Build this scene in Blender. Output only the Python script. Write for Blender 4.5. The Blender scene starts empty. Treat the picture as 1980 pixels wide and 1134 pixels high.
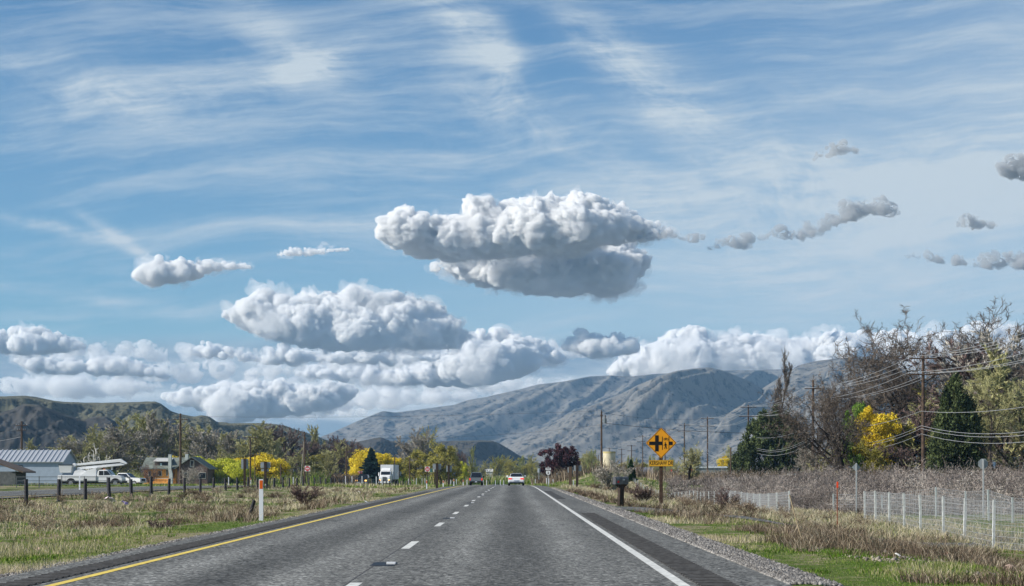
import bpy, math, random
import numpy as np
from mathutils import Vector, Matrix, noise as mnoise

# ------------------------------------------------------------------ camera, sky, sun, exposure
SC = bpy.context.scene
COL = SC.collection
F = 3450.0          # focal length in photo pixels (1980 wide)
VX, VY, CH = 993.0, 914.0, 1.26
cam = bpy.data.cameras.new('camera'); camo = bpy.data.objects.new('camera', cam); COL.objects.link(camo)
cam.sensor_width = 36; cam.lens = 36*F/1980
cam.shift_x = (990-VX)/1980; cam.shift_y = (VY-567)/1980
cam.clip_start = 0.1; cam.clip_end = 40000
camo.location = (0, 0, CH); camo.rotation_euler = (math.pi/2, 0, 0)
SC.camera = camo
SC.view_settings.view_transform = 'Standard'; SC.view_settings.look = 'None'
SC.view_settings.exposure = 0.45; SC.view_settings.gamma = 1
SC.cycles.max_bounces = 8; SC.cycles.diffuse_bounces = 3; SC.cycles.transparent_max_bounces = 24
SC.cycles.volume_bounces = 8
SC.cycles.caustics_reflective = False; SC.cycles.caustics_refractive = False

SUN_EL = math.radians(30)
SUN_AZ = math.radians(-106)     # from +Y (view direction), negative = to the left
sd = Vector((math.sin(SUN_AZ)*math.cos(SUN_EL), math.cos(SUN_AZ)*math.cos(SUN_EL), math.sin(SUN_EL)))
sl = bpy.data.lights.new('sun', 'SUN'); sl.energy = 5.0; sl.angle = math.radians(0.6); sl.color = (1, .93, .82)
so = bpy.data.objects.new('sun', sl); COL.objects.link(so)
so.rotation_euler = (-sd).to_track_quat('-Z', 'Y').to_euler()

class NT:
    """tiny node expression helper"""
    def __init__(s, tree): s.t = tree
    def n(s, typ, **kw):
        nd = s.t.nodes.new(typ)
        for k, v in kw.items():
            if k == 'inp':
                for a, b in v.items():
                    s.set(nd.inputs[a], b)
            else: setattr(nd, k, v)
        return nd
    def set(s, sock, v):
        if isinstance(v, bpy.types.NodeSocket): s.t.links.new(v, sock)
        else: sock.default_value = v
    def m(s, op, a, b=0.0, c=0.0, clamp=False):
        nd = s.t.nodes.new('ShaderNodeMath'); nd.operation = op; nd.use_clamp = clamp
        for i, v in enumerate((a, b, c)): s.set(nd.inputs[i], v)
        return nd.outputs[0]
    def mix(s, f, a, b, mode='MIX'):
        nd = s.t.nodes.new('ShaderNodeMix'); nd.data_type = 'RGBA'; nd.blend_type = mode
        s.set(nd.inputs['Factor'], f)
        for k, v in ((6, a), (7, b)):
            if isinstance(v, tuple) and len(v) == 3: v = v+(1,)
            s.set(nd.inputs[k], v)
        return nd.outputs[2]
    def noise(s, vec, scale, detail=4, rough=.5, dist=0.0, col=False):
        nd = s.n('ShaderNodeTexNoise', inp={'Vector': vec, 'Scale': scale, 'Detail': detail, 'Roughness': rough, 'Distortion': dist})
        return nd.outputs['Color' if col else 'Fac']
    def ss(s, v, a, b, lo=0.0, hi=1.0):
        nd = s.n('ShaderNodeMapRange', interpolation_type='SMOOTHSTEP', inp={'Value': v, 'From Min': a, 'From Max': b, 'To Min': lo, 'To Max': hi})
        return nd.outputs[0]
    def comb(s, x, y, z=0.0):
        return s.n('ShaderNodeCombineXYZ', inp={0: x, 1: y, 2: z}).outputs[0]

world = bpy.data.worlds.new('World'); SC.world = world; world.use_nodes = True
wt = world.node_tree; wt.nodes.clear(); W = NT(wt)
sky = W.n('ShaderNodeTexSky', sky_type='NISHITA', sun_disc=False, sun_elevation=SUN_EL, sun_rotation=SUN_AZ,
          altitude=200, air_density=1.0, dust_density=0.6, ozone_density=2.5)
skyc = W.mix(1.0, sky.outputs[0], (0.74, 0.97, 1.10), 'MULTIPLY')
tc = W.n('ShaderNodeTexCoord')
sep = W.n('ShaderNodeSeparateXYZ', inp={0: tc.outputs['Generated']})
dx, dy, dz = sep.outputs[0], sep.outputs[1], sep.outputs[2]
yy = W.m('MAXIMUM', W.m('ABSOLUTE', dy), 0.25)
U = W.m('DIVIDE', dx, yy)       # direction in tangent units, +x right of the road
V = W.m('DIVIDE', dz, yy)
# high thin cirrus: streaky noise with warped coordinates, strongest in a few known streaks
wv = W.comb(U, V, 0.0)
warp = W.n('ShaderNodeVectorMath', operation='MULTIPLY_ADD', inp={0: W.noise(wv, 4.5, 3, .5, 0, True), 1: (.090, .050, 0), 2: wv}).outputs[0]
sw = W.n('ShaderNodeSeparateXYZ', inp={0: warp})
st = W.noise(W.comb(W.m('MULTIPLY', sw.outputs[0], 4.5), W.m('MULTIPLY_ADD', sw.outputs[0], -3.0, W.m('MULTIPLY', sw.outputs[1], 40.0)), 2.3), 1.6, 9, .68, .08)
st2 = W.noise(W.comb(W.m('MULTIPLY_ADD', sw.outputs[1], 16.0, W.m('MULTIPLY', sw.outputs[0], 26.0)), W.m('MULTIPLY', sw.outputs[1], 44.0), 7.7), 1.2, 9, .70, .5)
soft = W.noise(wv, 3.2, 3, .5, .4)
def streak(px, py, rx, ry, ang, k):
    cu, cv = (px-VX)/F, (VY-py)/F
    a = math.radians(ang); ca, sa = math.cos(a), math.sin(a)
    du = W.m('SUBTRACT', sw.outputs[0], cu+.045); dv = W.m('SUBTRACT', sw.outputs[1], cv+.025)
    p = W.m('DIVIDE', W.m('ADD', W.m('MULTIPLY', du, ca), W.m('MULTIPLY', dv, sa)), rx/F)
    q = W.m('DIVIDE', W.m('SUBTRACT', W.m('MULTIPLY', dv, ca), W.m('MULTIPLY', du, sa)), ry/F)
    r = W.m('ADD', W.m('MULTIPLY', p, p), W.m('MULTIPLY', q, q))
    return W.m('MULTIPLY', W.m('POWER', 2.718, W.m('MULTIPLY', r, -1.0)), k)
acc = None
for a in [(330, 200, 330, 55, 6, .75), (160, 175, 230, 45, -22, .7), (560, 110, 110, 50, -35, .95), (600, 150, 90, 26, 30, .8), (870, 60, 120, 50, -40, .95), (965, 130, 90, 34, -68, 1.1),
          (1010, 230, 200, 45, -25, .8), (1330, 200, 260, 60, -38, 1.0), (1180, 120, 200, 40, -45, .7), (1800, 330, 300, 60, 8, .6), (620, 440, 260, 26, 4, .6), (330, 580, 300, 16, -6, .7), (120, 425, 130, 11, -12, 1.5), (270, 452, 90, 10, -28, 1.4), (1300, 380, 420, 70, 6, .55),
          (1650, 420, 460, 120, 4, .75), (1600, 180, 420, 22, 3, .35), (700, 320, 500, 60, 4, .35)]:
    s_ = streak(*a); acc = s_ if acc is None else W.m('ADD', acc, s_)
base = W.ss(st, .42, .74, 0.0, .48)
wisp = W.m('MULTIPLY', acc, W.ss(W.m('ADD', W.m('MULTIPLY', st, .55), W.m('MULTIPLY', st2, .45)), .30, .66), clamp=True)
# milky veil: denser low down and toward the right
veil = W.m('MULTIPLY', W.ss(W.m('ADD', W.m('MULTIPLY', U, .55), W.m('MULTIPLY', V, -1.0)), -.24, .05), W.ss(soft, .2, .8, .55, 1.0))
cir = W.m('ADD', W.m('MULTIPLY', wisp, .85), W.m('ADD', W.m('MULTIPLY', base, .9), W.m('MULTIPLY', veil, .80)), clamp=True)
skybg = W.mix(1.0, skyc, (0.064, 0.071, 0.074), 'MULTIPLY')
fin = W.mix(cir, skybg, (.43, .49, .535))
# far cloud bank veil near the horizon (soft grey blue layers)
bn = W.noise(W.comb(W.m('MULTIPLY', U, 7.0), W.m('MULTIPLY', V, 26.0), 4.0), 1.3, 7, .6, .5)
bmask = W.m('MULTIPLY', W.ss(V, .080, .066), W.ss(bn, .25, .5, .86, 1.0))
bankc = W.mix(W.ss(bn, .36, .68), (.17, .24, .31), (.50, .54, .56))
fin = W.mix(bmask, fin, bankc)
fin = W.mix(W.ss(V, -.004, -.03), fin, (.10, .10, .09))      # land beyond the modelled ground
bg = W.n('ShaderNodeBackground', inp={'Color': fin, 'Strength': 1.0})
wo = W.n('ShaderNodeOutputWorld', inp={'Surface': bg.outputs[0]})

# ------------------------------------------------------------------ helpers
rng = np.random.default_rng(11)
random.seed(5)
def sc(Y): return F/Y                     # photo pixels per metre at distance Y
def atx(px, Y): return (px-VX)*Y/F
def atz(py, Y): return CH+(VY-py)*Y/F

def _h(i, j, k):
    n = (i*374761393 + j*668265263 + k*2147483647) & 0xffffffff
    n = ((n ^ (n >> 13))*1274126177) & 0xffffffff
    n = ((n ^ (n >> 16))*2246822519) & 0xffffffff
    return ((n ^ (n >> 15)) & 0xffff)/65535.0
def vnoise(P):
    P = np.asarray(P, float); I = np.floor(P).astype(np.int64); f = P-I
    f = f*f*f*(f*(f*6-15)+10)
    out = 0
    for a in (0, 1):
        wa = f[:, 0] if a else 1-f[:, 0]
        for b in (0, 1):
            wb = f[:, 1] if b else 1-f[:, 1]
            for c in (0, 1):
                wc = f[:, 2] if c else 1-f[:, 2]
                out = out+_h(I[:, 0]+a, I[:, 1]+b, I[:, 2]+c)*wa*wb*wc
    return out
def fbm(P, o=5, g=.5, l=2.03, mode=0):
    P = np.asarray(P, float); s = 0; a = 1; t = 0
    for i in range(o):
        n = vnoise(P*(l**i)+i*17.3)
        if mode == 1: n = 1-np.abs(2*n-1)
        if mode == 2: n = np.abs(2*n-1)
        s = s+n*a; t += a; a *= g
    return s/t
def n2(X, Y, o=4, g=.5, mode=0, z=0.5):
    X = np.asarray(X, float).ravel(); Y = np.asarray(Y, float).ravel()
    return fbm(np.stack([X, Y, np.full_like(X, z)], 1), o, g, mode=mode)
def sst(a, b, x):
    t = np.clip((np.asarray(x, float)-a)/(b-a), 0, 1); return t*t*(3-2*t)

def prof(Y):
    Y = np.asarray(Y, float)
    t = np.clip(Y-130, 0, None)
    z = -0.0075*np.where(t < 80, t*t/160, t-40)
    return -3.0*np.tanh(-z/3.0*.9)/.95
RY = [0, 85, 120, 175, 195, 230, 280, 400, 600]
RZ = [-.72, -.75, -1.15, -1.75, -1.4, -.15, .45, .5, 0]
def gz(X, Y, rough=True):
    """terrain height"""
    X, Y = np.broadcast_arrays(np.asarray(X, float), np.asarray(Y, float))
    sh = X.shape; X = X.ravel(); Y = Y.ravel()
    z = prof(Y)
    r = np.interp(Y, RY, RZ)
    far = np.interp(Y, [0, 150, 260, 400], [-.7, -.7, .2, .9])
    rr = r*(1-sst(18, 34, X))+far*sst(18, 34, X)
    side = .12*sst(3.1, 4.2, X)+.0
    z = z-side*0.6+rr*sst(5.2, 12.5, X)*(1-sst(700, 1200, Y))
    z = z+1.7*np.exp(-((X-13.5)/6.)**2-((Y-262)/34.)**2)
    z = z-.22*sst(-6.4, -11, X)*sst(-21, -15, X)-.05*sst(-6.0, -6.4, X)
    off = np.maximum(sst(3.4, 6, X), np.maximum(sst(-6.6, -9, X)*sst(-24.4, -22, X), sst(-35.5, -38, X)))
    if rough: z = z+off*((n2(X*.16, Y*.16, 3)-.5)*.35+(n2(X*.9, Y*.9, 2)-.5)*.10)
    # flush trench under the paved sheets
    z = z-.03*(1-sst(3.0, 3.3, X))*sst(-6.4, -6.1, X)-.03*(sst(-34.8, -34.4, X)*(1-sst(-25.2, -24.9, X)))
    return z.reshape(sh)
def g1(x, y): return float(gz(np.array([x]), np.array([y]))[0])

MATS = {}
def mat(name, col, rough=.8, metal=0.0, var=.0, scale=3.0, var2=0.0, emit=None, island=0.0, coat=0, spec=.3, bump=0.0, col2=None, detail=5):
    if name in MATS: return MATS[name]
    m = bpy.data.materials.new(name); m.use_nodes = True; t = m.node_tree; N = NT(t)
    b = t.nodes['Principled BSDF']
    tcn = N.n('ShaderNodeTexCoord')
    c = tuple(col)+(1,)
    cs = None
    if col2 is not None or var:
        nz = N.noise(tcn.outputs['Object'], scale, detail, .6, .3)
        f = N.ss(nz, .35, .65)
        d = col2 if col2 is not None else tuple(min(1, x*(1+var)) for x in col)
        e = col if col2 is not None else tuple(x*(1-var) for x in col)
        cs = N.mix(f, e, d)
    if island:
        g = N.n('ShaderNodeNewGeometry')
        k = N.m('MULTIPLY_ADD', g.outputs['Random Per Island'], 2*island, 1-island)
        cs = N.mix(1.0, cs if cs is not None else c, N.comb(k, k, k), 'MULTIPLY')
    if cs is not None: t.links.new(cs, b.inputs['Base Color'])
    else: b.inputs['Base Color'].default_value = c
    b.inputs['Roughness'].default_value = rough; b.inputs['Metallic'].default_value = metal
    b.inputs['Specular IOR Level'].default_value = spec
    if coat: b.inputs['Coat Weight'].default_value = coat
    if emit:
        b.inputs['Emission Color'].default_value = tuple(emit[:3])+(1,); b.inputs['Emission Strength'].default_value = emit[3]
    if bump:
        bn = N.n('ShaderNodeBump', inp={'Strength': .6, 'Distance': bump, 'Height': N.noise(tcn.outputs['Object'], scale*4, 5, .6)})
        t.links.new(bn.outputs[0], b.inputs['Normal'])
    MATS[name] = m
    return m

def tag(o, label=None, cat=None, group=None, kind=None):
    if label: o['label'] = label
    if cat: o['category'] = cat
    if group: o['group'] = group
    if kind: o['kind'] = kind
    return o
def thing(name, label, cat, loc=(0, 0, 0), rz=0.0, group=None):
    o = bpy.data.objects.new(name, None); COL.objects.link(o)
    o.location = loc; o.rotation_euler = (0, 0, rz); o.empty_display_size = .3
    return tag(o, label, cat, group)
def mesh_np(name, V_, Fc, m, parent=None, smooth=False, attrs=None):
    """V_ (n,3); Fc (k,3|4) int array"""
    me = bpy.data.meshes.new(name); V_ = np.asarray(V_, np.float32); Fc = np.asarray(Fc, np.int32)
    k, w = Fc.shape
    me.vertices.add(len(V_)); me.vertices.foreach_set('co', V_.ravel())
    me.loops.add(k*w); me.loops.foreach_set('vertex_index', Fc.ravel())
    me.polygons.add(k); me.polygons.foreach_set('loop_start', np.arange(k, dtype=np.int32)*w)
    me.polygons.foreach_set('loop_total', np.full(k, w, np.int32))
    if smooth: me.polygons.foreach_set('use_smooth', np.ones(k, bool))
    me.update(calc_edges=True)
    if attrs:
        for an, av in attrs.items():
            at = me.attributes.new(an, 'FLOAT', 'POINT'); at.data.foreach_set('value', np.asarray(av, np.float32))
    me.materials.append(m)
    o = bpy.data.objects.new(name, me); COL.objects.link(o); o.parent = parent
    return o
class MB:
    def __init__(s): s.v = []; s.f = []
    def add(s, vs, fs):
        b = len(s.v); s.v += [tuple(p) for p in vs]; s.f += [tuple(b+i for i in f) for f in fs]; return s
    def box(s, x0, x1, y0, y1, z0, z1, M=None):
        vs = [Vector((x, y, z)) for x in (x0, x1) for y in (y0, y1) for z in (z0, z1)]
        if M is not None: vs = [M @ p for p in vs]
        return s.add(vs, [(0, 1, 3, 2), (4, 6, 7, 5), (0, 4, 5, 1), (2, 3, 7, 6), (0, 2, 6, 4), (1, 5, 7, 3)])
    def fr(s, b, t):
        """frustum: b,t = (x0,x1,y0,y1,z)"""
        vs = [(b[0], b[2], b[4]), (b[1], b[2], b[4]), (b[1], b[3], b[4]), (b[0], b[3], b[4]),
              (t[0], t[2], t[4]), (t[1], t[2], t[4]), (t[1], t[3], t[4]), (t[0], t[3], t[4])]
        return s.add(vs, [(3, 2, 1, 0), (4, 5, 6, 7), (0, 1, 5, 4), (1, 2, 6, 5), (2, 3, 7, 6), (3, 0, 4, 7)])
    def tube(s, p0, p1, r0, r1=None, n=8, cap=True):
        r1 = r0 if r1 is None else r1
        p0 = Vector(p0); p1 = Vector(p1); d = (p1-p0).normalized()
        a = d.orthogonal().normalized(); b = d.cross(a)
        vs = []
        for p, r in ((p0, r0), (p1, r1)):
            for i in range(n):
                t = 2*math.pi*i/n; vs.append(p+(a*math.cos(t)+b*math.sin(t))*r)
        fs = [(i, (i+1) % n, n+(i+1) % n, n+i) for i in range(n)]
        if cap: fs += [tuple(range(n))[::-1], tuple(range(n, 2*n))]
        return s.add(vs, fs)
    def prism(s, poly, a0, a1, ax='x'):
        """polygon in the plane normal to ax, extruded a0..a1"""
        n = len(poly); vs = []
        for a in (a0, a1):
            for (p, q) in poly:
                vs.append({'x': (a, p, q), 'y': (p, a, q), 'z': (p, q, a)}[ax])
        return s.add(vs, [(i, (i+1) % n, n+(i+1) % n, n+i) for i in range(n)]+[tuple(range(n))[::-1], tuple(range(n, 2*n))])
    def build(s, name, m, parent=None, loc=None, bevel=0, smooth=False):
        me = bpy.data.meshes.new(name); me.from_pydata(s.v, [], s.f)
        import bmesh
        bm = bmesh.new(); bm.from_mesh(me); bmesh.ops.recalc_face_normals(bm, faces=bm.faces)
        if bevel:
            bmesh.ops.bevel(bm, geom=[e for e in bm.edges if len(e.link_faces) == 2 and e.calc_face_angle(0) > .4], offset=bevel, segments=2, affect='EDGES', clamp_overlap=True)
        bm.to_mesh(me); bm.free()
        if smooth: me.polygons.foreach_set('use_smooth', np.ones(len(me.polygons), bool))
        me.update(); me.materials.append(m)
        o = bpy.data.objects.new(name, me); COL.objects.link(o); o.parent = parent
        if loc: o.location = loc
        return o
def copy_tree(o, parent=None):
    c = o.copy(); COL.objects.link(c); c.parent = parent
    for ch in list(o.children):
        copy_tree(ch, c)
    return c
def text_mesh(txt, size, name, m, parent, loc, rot=(math.pi/2, 0, 0), bold=.0, xs=1.0):
    cu = bpy.data.curves.new('txt', 'FONT'); cu.body = txt; cu.size = size; cu.align_x = 'CENTER'; cu.align_y = 'CENTER'
    cu.offset = bold; cu.extrude = .001
    to = bpy.data.objects.new('txt', cu); COL.objects.link(to)
    dg = bpy.context.evaluated_depsgraph_get(); me = bpy.data.meshes.new_from_object(to.evaluated_get(dg))
    bpy.data.objects.remove(to); me.name = name; me.materials.clear(); me.materials.append(m)
    o = bpy.data.objects.new(name, me); COL.objects.link(o); o.parent = parent
    o.location = loc; o.rotation_euler = rot; o.scale = (xs, 1, 1)
    return o

# ------------------------------------------------------------------ ground and paving
def ground_mat():
    m = bpy.data.materials.new('ground'); m.use_nodes = True; t = m.node_tree; N = NT(t); b = t.nodes['Principled BSDF']
    g = N.n('ShaderNodeNewGeometry').outputs['Position']
    a = N.noise(g, .16, 5, .6, .4); c = N.noise(g, 1.5, 6, .65); d = N.noise(g, 12.0, 5, .7)
    green = N.mix(N.ss(d, .3, .7), (.05, .085, .015), (.12, .17, .035))
    straw = N.mix(N.ss(d, .3, .7), (.17, .13, .08), (.40, .34, .23))
    dirt = N.mix(N.ss(c, .35, .65), (.10, .08, .055), (.24, .20, .15))
    x = N.mix(N.ss(N.m('ADD', N.m('MULTIPLY', a, .7), N.m('MULTIPLY', c, .3)), .47, .56), green, straw)
    x = N.mix(N.ss(c, .56, .68), x, dirt)
    t.links.new(x, b.inputs['Base Color']); b.inputs['Roughness'].default_value = 1; b.inputs['Specular IOR Level'].default_value = .1
    bn = N.n('ShaderNodeBump', inp={'Strength': .7, 'Distance': .05, 'Height': d}); t.links.new(bn.outputs[0], b.inputs['Normal'])
    return m
def grid_mesh(name, xs, ys, zf, m, smooth=True):
    Xg, Yg = np.meshgrid(xs, ys); Zg = zf(Xg, Yg)
    nx, ny = len(xs), len(ys); idx = np.arange(nx*ny).reshape(ny, nx)
    q = np.stack([idx[:-1, :-1], idx[:-1, 1:], idx[1:, 1:], idx[1:, :-1]], -1).reshape(-1, 4)
    return mesh_np(name, np.stack([Xg.ravel(), Yg.ravel(), Zg.ravel()], 1), q, m, smooth=smooth)
xs = np.unique(np.concatenate([-np.geomspace(40, 3800, 40), np.arange(-40, 20, .5), [-34.9,-34.4,-25.2,-24.9,-6.4, -6.1, 3.0, 3.3], np.geomspace(20, 3800, 60)]))
ys = np.unique(np.concatenate([[-380, -200, -60, -20], np.arange(0, 110, .6), np.geomspace(110, 7300, 220)]))
GM = ground_mat()
tag(grid_mesh('ground', xs, ys, lambda a, b: gz(a, b), GM), kind='structure')

def asphalt(name, tracks):
    m = bpy.data.materials.new(name); m.use_nodes = True; t = m.node_tree; N = NT(t); b = t.nodes['Principled BSDF']
    g = N.n('ShaderNodeNewGeometry').outputs['Position']
    fine = N.n('ShaderNodeTexVoronoi', inp={'Vector': g, 'Scale': 26.0}).outputs['Color']
    fs = N.n('ShaderNodeSeparateXYZ', inp={0: fine}).outputs[0]
    sp = N.n('ShaderNodeSeparateXYZ', inp={0: g})
    big = N.noise(N.comb(N.m('MULTIPLY', sp.outputs[0], 1.0), N.m('MULTIPLY', sp.outputs[1], .06), 0), 1.2, 4, .6)
    mid = N.noise(g, 7.0, 5, .7)
    k = N.m('ADD', N.m('MULTIPLY', N.m('POWER', fs, 2.2), .25), .048)
    k = N.m('MULTIPLY', k, N.ss(mid, .25, .75, .72, 1.3))
    k = N.m('MULTIPLY', k, N.ss(big, .3, .7, .82, 1.18))
    wv_ = N.n('ShaderNodeVectorMath', operation='MULTIPLY_ADD', inp={0: N.noise(g, .8, 3, .6, 0, True), 1: (1.6, 1.6, 0), 2: N.comb(sp.outputs[0], N.m('MULTIPLY', sp.outputs[1], .35), 0)}).outputs[0]
    ck = N.n('ShaderNodeTexVoronoi', feature='DISTANCE_TO_EDGE', inp={'Vector': wv_, 'Scale': .22}).outputs['Distance']
    k = N.m('MULTIPLY', k, N.ss(ck, .002, .006, .45, 1.0))
    if tracks:
        for cx in tracks:      # polished wheel paths, oil-darkened lane centre
            for off, kk, w in ((-.85, .42, .34), (.85, .42, .34), (0, -.30, .42)):
                dd = N.m('DIVIDE', N.m('SUBTRACT', sp.outputs[0], cx+off), w)
                gg = N.m('POWER', 2.718, N.m('MULTIPLY', N.m('MULTIPLY', dd, dd), -1.0))
                k = N.m('MULTIPLY', k, N.m('MULTIPLY_ADD', gg, kk, 1.0))
    c = N.mix(1.0, (1.0, 1.0, .94), N.comb(k, k, k), 'MULTIPLY')
    t.links.new(c, b.inputs['Base Color']); b.inputs['Roughness'].default_value = .85
    b.inputs['Specular IOR Level'].default_value = .25
    bn = N.n('ShaderNodeBump', inp={'Strength': .5, 'Distance': .01, 'Height': fs}); t.links.new(bn.outputs[0], b.inputs['Normal'])
    return m
yr = np.unique(np.concatenate([[-60], np.arange(-20, 120, 4.), np.geomspace(120, 1150, 90)]))
def curve_x(Y):            # both roads bend gently to the left-right far away
    return np.where(np.asarray(Y) > 430, ((np.asarray(Y)-430)**2)*1.1e-4, 0.0)
def strip(name, x0, x1, yv, dz, m, parent=None, kind=None, cut=None):
    yv = np.asarray(yv, float)
    z = prof(yv)+dz; cx = curve_x(yv)
    V_ = np.concatenate([np.stack([x0+cx, yv, z], 1), np.stack([x1+cx, yv, z], 1)]); n = len(yv)
    q = np.array([(i, n+i, n+i+1, i+1) for i in range(n-1)])
    o = mesh_np(name, V_, q, m, parent)
    if kind: tag(o, kind=kind)
    return o
AS = asphalt('asphalt_driving', [.05, -3.5]); AS2 = asphalt('asphalt_shoulder', None)
road = strip('highway', -6.15, 3.1, yr, 0.0, AS, kind='structure')
opp = strip('opposite_road', -34.5, -25, yr, 0.0, AS2, kind='structure')
white = mat('road_paint_white', (.46, .46, .44), .7, col2=(.74, .74, .70), scale=7)
yel = mat('road_paint_yellow', (.60, .44, .09), .7, col2=(.84, .64, .12), scale=6)
strip('edge_line', 1.83, 1.96, yr, .004, white, road)
strip('yellow_line', -5.20, -5.08, yr, .004, yel, road)
strip('edge_line', -33.6, -33.45, yr, .004, white, opp); strip('yellow_line', -26.4, -26.25, yr, .004, yel, opp)
y0 = 31-12.2
k = 0
while y0+12.2*k < 470:
    c = y0+12.2*k
    strip('lane_dash', -1.86, -1.72, [c-1.55, c+1.55], .004, white, road)
    k += 1
seam = mat('road_seam', (.16, .155, .15), .9, var=.2, scale=8)
strip('pavement_seam', -1.905, -1.89, np.arange(-20, 130, 4.), .0045, seam, road)
black = mat('black_paint', (.008, .008, .009), .5)
for i in range(6):         # recessed reflective markers in every second gap
    c = 24.5+24.4*i
    strip('marker_groove', -1.94, -1.62, [c-.5, c+.5], .005, black, road)
    b = MB(); b.box(-1.74, -1.62, c-.10, c+.06, .004, .03); b.build('reflector', mat('marker_white', (.85, .85, .85), .4), road)
# milled rumble strips: a flat dark strip with paler raised ribs
rum = mat('rumble_asphalt', (.045, .043, .042), .95, var=.3, scale=9)
rb = mat('rumble_rib', (.085, .082, .08), .95, var=.3, scale=9)
def rumble(x0, x1, ya, yb):
    strip('rumble_strip', x0, x1, [ya, yb], .004, rum, road)
    m = MB()
    y = ya
    while y < min(yb, 60):
        m.box(x0+.01, x1-.01, y, y+.11, .005, .016); y += .3
    m.build('rumble_ribs', rb, road)
rumble(2.06, 2.50, -10, 55); rumble(2.06, 2.50, 84, 122); rumble(-5.78, -5.36, -10, 118)
# footpath crossing the verge on the right
def path_mesh():
    pts = [(4.3, 66), (5.2, 62.5), (7, 57.5), (10, 53.5), (13.0, 51), (18, 48), (26, 46), (60, 44)]
    V_ = []; 
    P = np.array(pts); tt = np.linspace(0, len(P)-1, 60); X = np.interp(tt, range(len(P)), P[:, 0]); Y = np.interp(tt, range(len(P)), P[:, 1])
    dX = np.gradient(X); dY = np.gradient(Y); L = np.hypot(dX, dY); nx, ny = -dY/L, dX/L
    V_ = []
    for s in np.linspace(-1.3, 1.3, 5):
        x = X+nx*s; y = Y+ny*s; V_.append(np.stack([x, y, gz(x, y)+.07-abs(s)*.03], 1))
    V_ = np.concatenate(V_); n = 60
    q = [(r*n+i, (r+1)*n+i, (r+1)*n+i+1, r*n+i+1) for r in range(4) for i in range(n-1)]
    tag(mesh_np('footpath', V_, q, AS2), kind='structure')
path_mesh()

# ------------------------------------------------------------------ hills (real height fields kilometres away)
def hill_mat(name, c1, c2, c3, sc1=.004, flat=.86):
    m = bpy.data.materials.new(name); m.use_nodes = True; t = m.node_tree; N = NT(t); b = t.nodes['Principled BSDF']
    gn = N.n('ShaderNodeNewGeometry'); g = gn.outputs['Position']
    nz = N.n('ShaderNodeSeparateXYZ', inp={0: gn.outputs['Normal']}).outputs[2]
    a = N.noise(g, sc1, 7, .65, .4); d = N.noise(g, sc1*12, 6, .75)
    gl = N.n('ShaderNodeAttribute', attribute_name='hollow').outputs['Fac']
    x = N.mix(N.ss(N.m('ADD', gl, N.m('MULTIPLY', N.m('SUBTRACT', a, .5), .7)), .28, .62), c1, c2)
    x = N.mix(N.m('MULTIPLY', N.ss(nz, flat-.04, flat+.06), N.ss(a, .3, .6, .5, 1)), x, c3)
    x = N.mix(N.ss(d, .50, .62), x, tuple(v*.50 for v in c1))
    t.links.new(x, b.inputs['Base Color']); b.inputs['Roughness'].default_value = 1; b.inputs['Specular IOR Level'].default_value = 0
    return m
def hill(name, ridge, Yr, Yf, m, nu=420, nt=150, A=110, k=800, f1=650, seed=0, pw=1.15, zfoot=-9, back=.35, rough=.10):
    R = np.array(ridge, float)
    u = np.linspace(R[0, 0], R[-1, 0], nu); t = np.concatenate([np.linspace(0, 1, nt), np.linspace(1, 1+back, 14)[1:]])
    yr_ = np.interp(u, R[:, 0], R[:, 1])
    ker = np.ones(5)/5; ys_ = np.convolve(np.pad(yr_, 2, 'edge'), ker, 'valid')
    Ug, Tg = np.meshgrid(u, t)
    Yg = Yf+(Yr-Yf)*Tg
    Xg = (Ug-VX)/F*(Yf+(Yr-Yf)*.6+0*Tg)*(.4+.6*Yg/(Yf+(Yr-Yf)*.6)) if False else (Ug-VX)/F*Yg
    Hr = (VY-ys_)/F*Yr+CH
    Hr = Hr[None, :].repeat(len(t), 0)
    tt = np.clip(Tg, 0, 1)
    S = Xg+k*(1-Tg)
    wx = (n2(Xg/900+seed, Yg/900, 3)-.5).reshape(Xg.shape)
    g1_ = n2(S/f1+wx*.9+seed*3.1, Tg*.75+seed, 5, .46, mode=1).reshape(Xg.shape)
    g2_ = n2(S/(f1*.33)+seed*1.7+wx*2, Tg*1.3, 4, .5, mode=1).reshape(Xg.shape)
    g3_ = n2(Xg/(90. if rough < .2 else 42.), Yg/(90. if rough < .2 else 42.), 5, .6, z=seed).reshape(Xg.shape)
    env = np.sin(np.pi*np.clip(tt, 0, 1)**.8)**.8
    Hn = Hr/np.maximum(Hr.max(), 1)
    Z = zfoot+(Hr-zfoot)*tt**pw
    g1_ = np.clip(g1_, 0, 1)**1.5; Z = Z+env*Hn*(A*1.15*(g1_-.50)+A*.42*(g2_-.6))+ (g3_-.5)*A*rough*np.clip(env+.12, 0, 1)
    # keep the silhouette: nothing on the near slope may rise above the sight line to the ridge
    lim = (Hr-CH)*(Yg/Yr)+CH
    Z = np.where(Tg < 1, np.minimum(Z, lim-(1-tt)*3.0), Z)
    Z = np.where(Tg > 1, Hr-(Tg-1)/back*Hr*.5-2*(Tg-1), Z)
    idx = np.arange(Z.size).reshape(Z.shape)
    q = np.stack([idx[:-1, :-1], idx[:-1, 1:], idx[1:, 1:], idx[1:, :-1]], -1).reshape(-1, 4)
    return tag(mesh_np(name, np.stack([Xg.ravel(), Yg.ravel(), Z.ravel()], 1), q, m, smooth=True, attrs={'hollow': (.65*g1_+.35*g2_**1.2).ravel()}), kind='structure')
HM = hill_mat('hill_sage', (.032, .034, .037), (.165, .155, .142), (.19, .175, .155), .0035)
HM2 = hill_mat('hill_rock', (.035, .036, .038), (.062, .06, .058), (.13, .12, .09), .012, .975)
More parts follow.
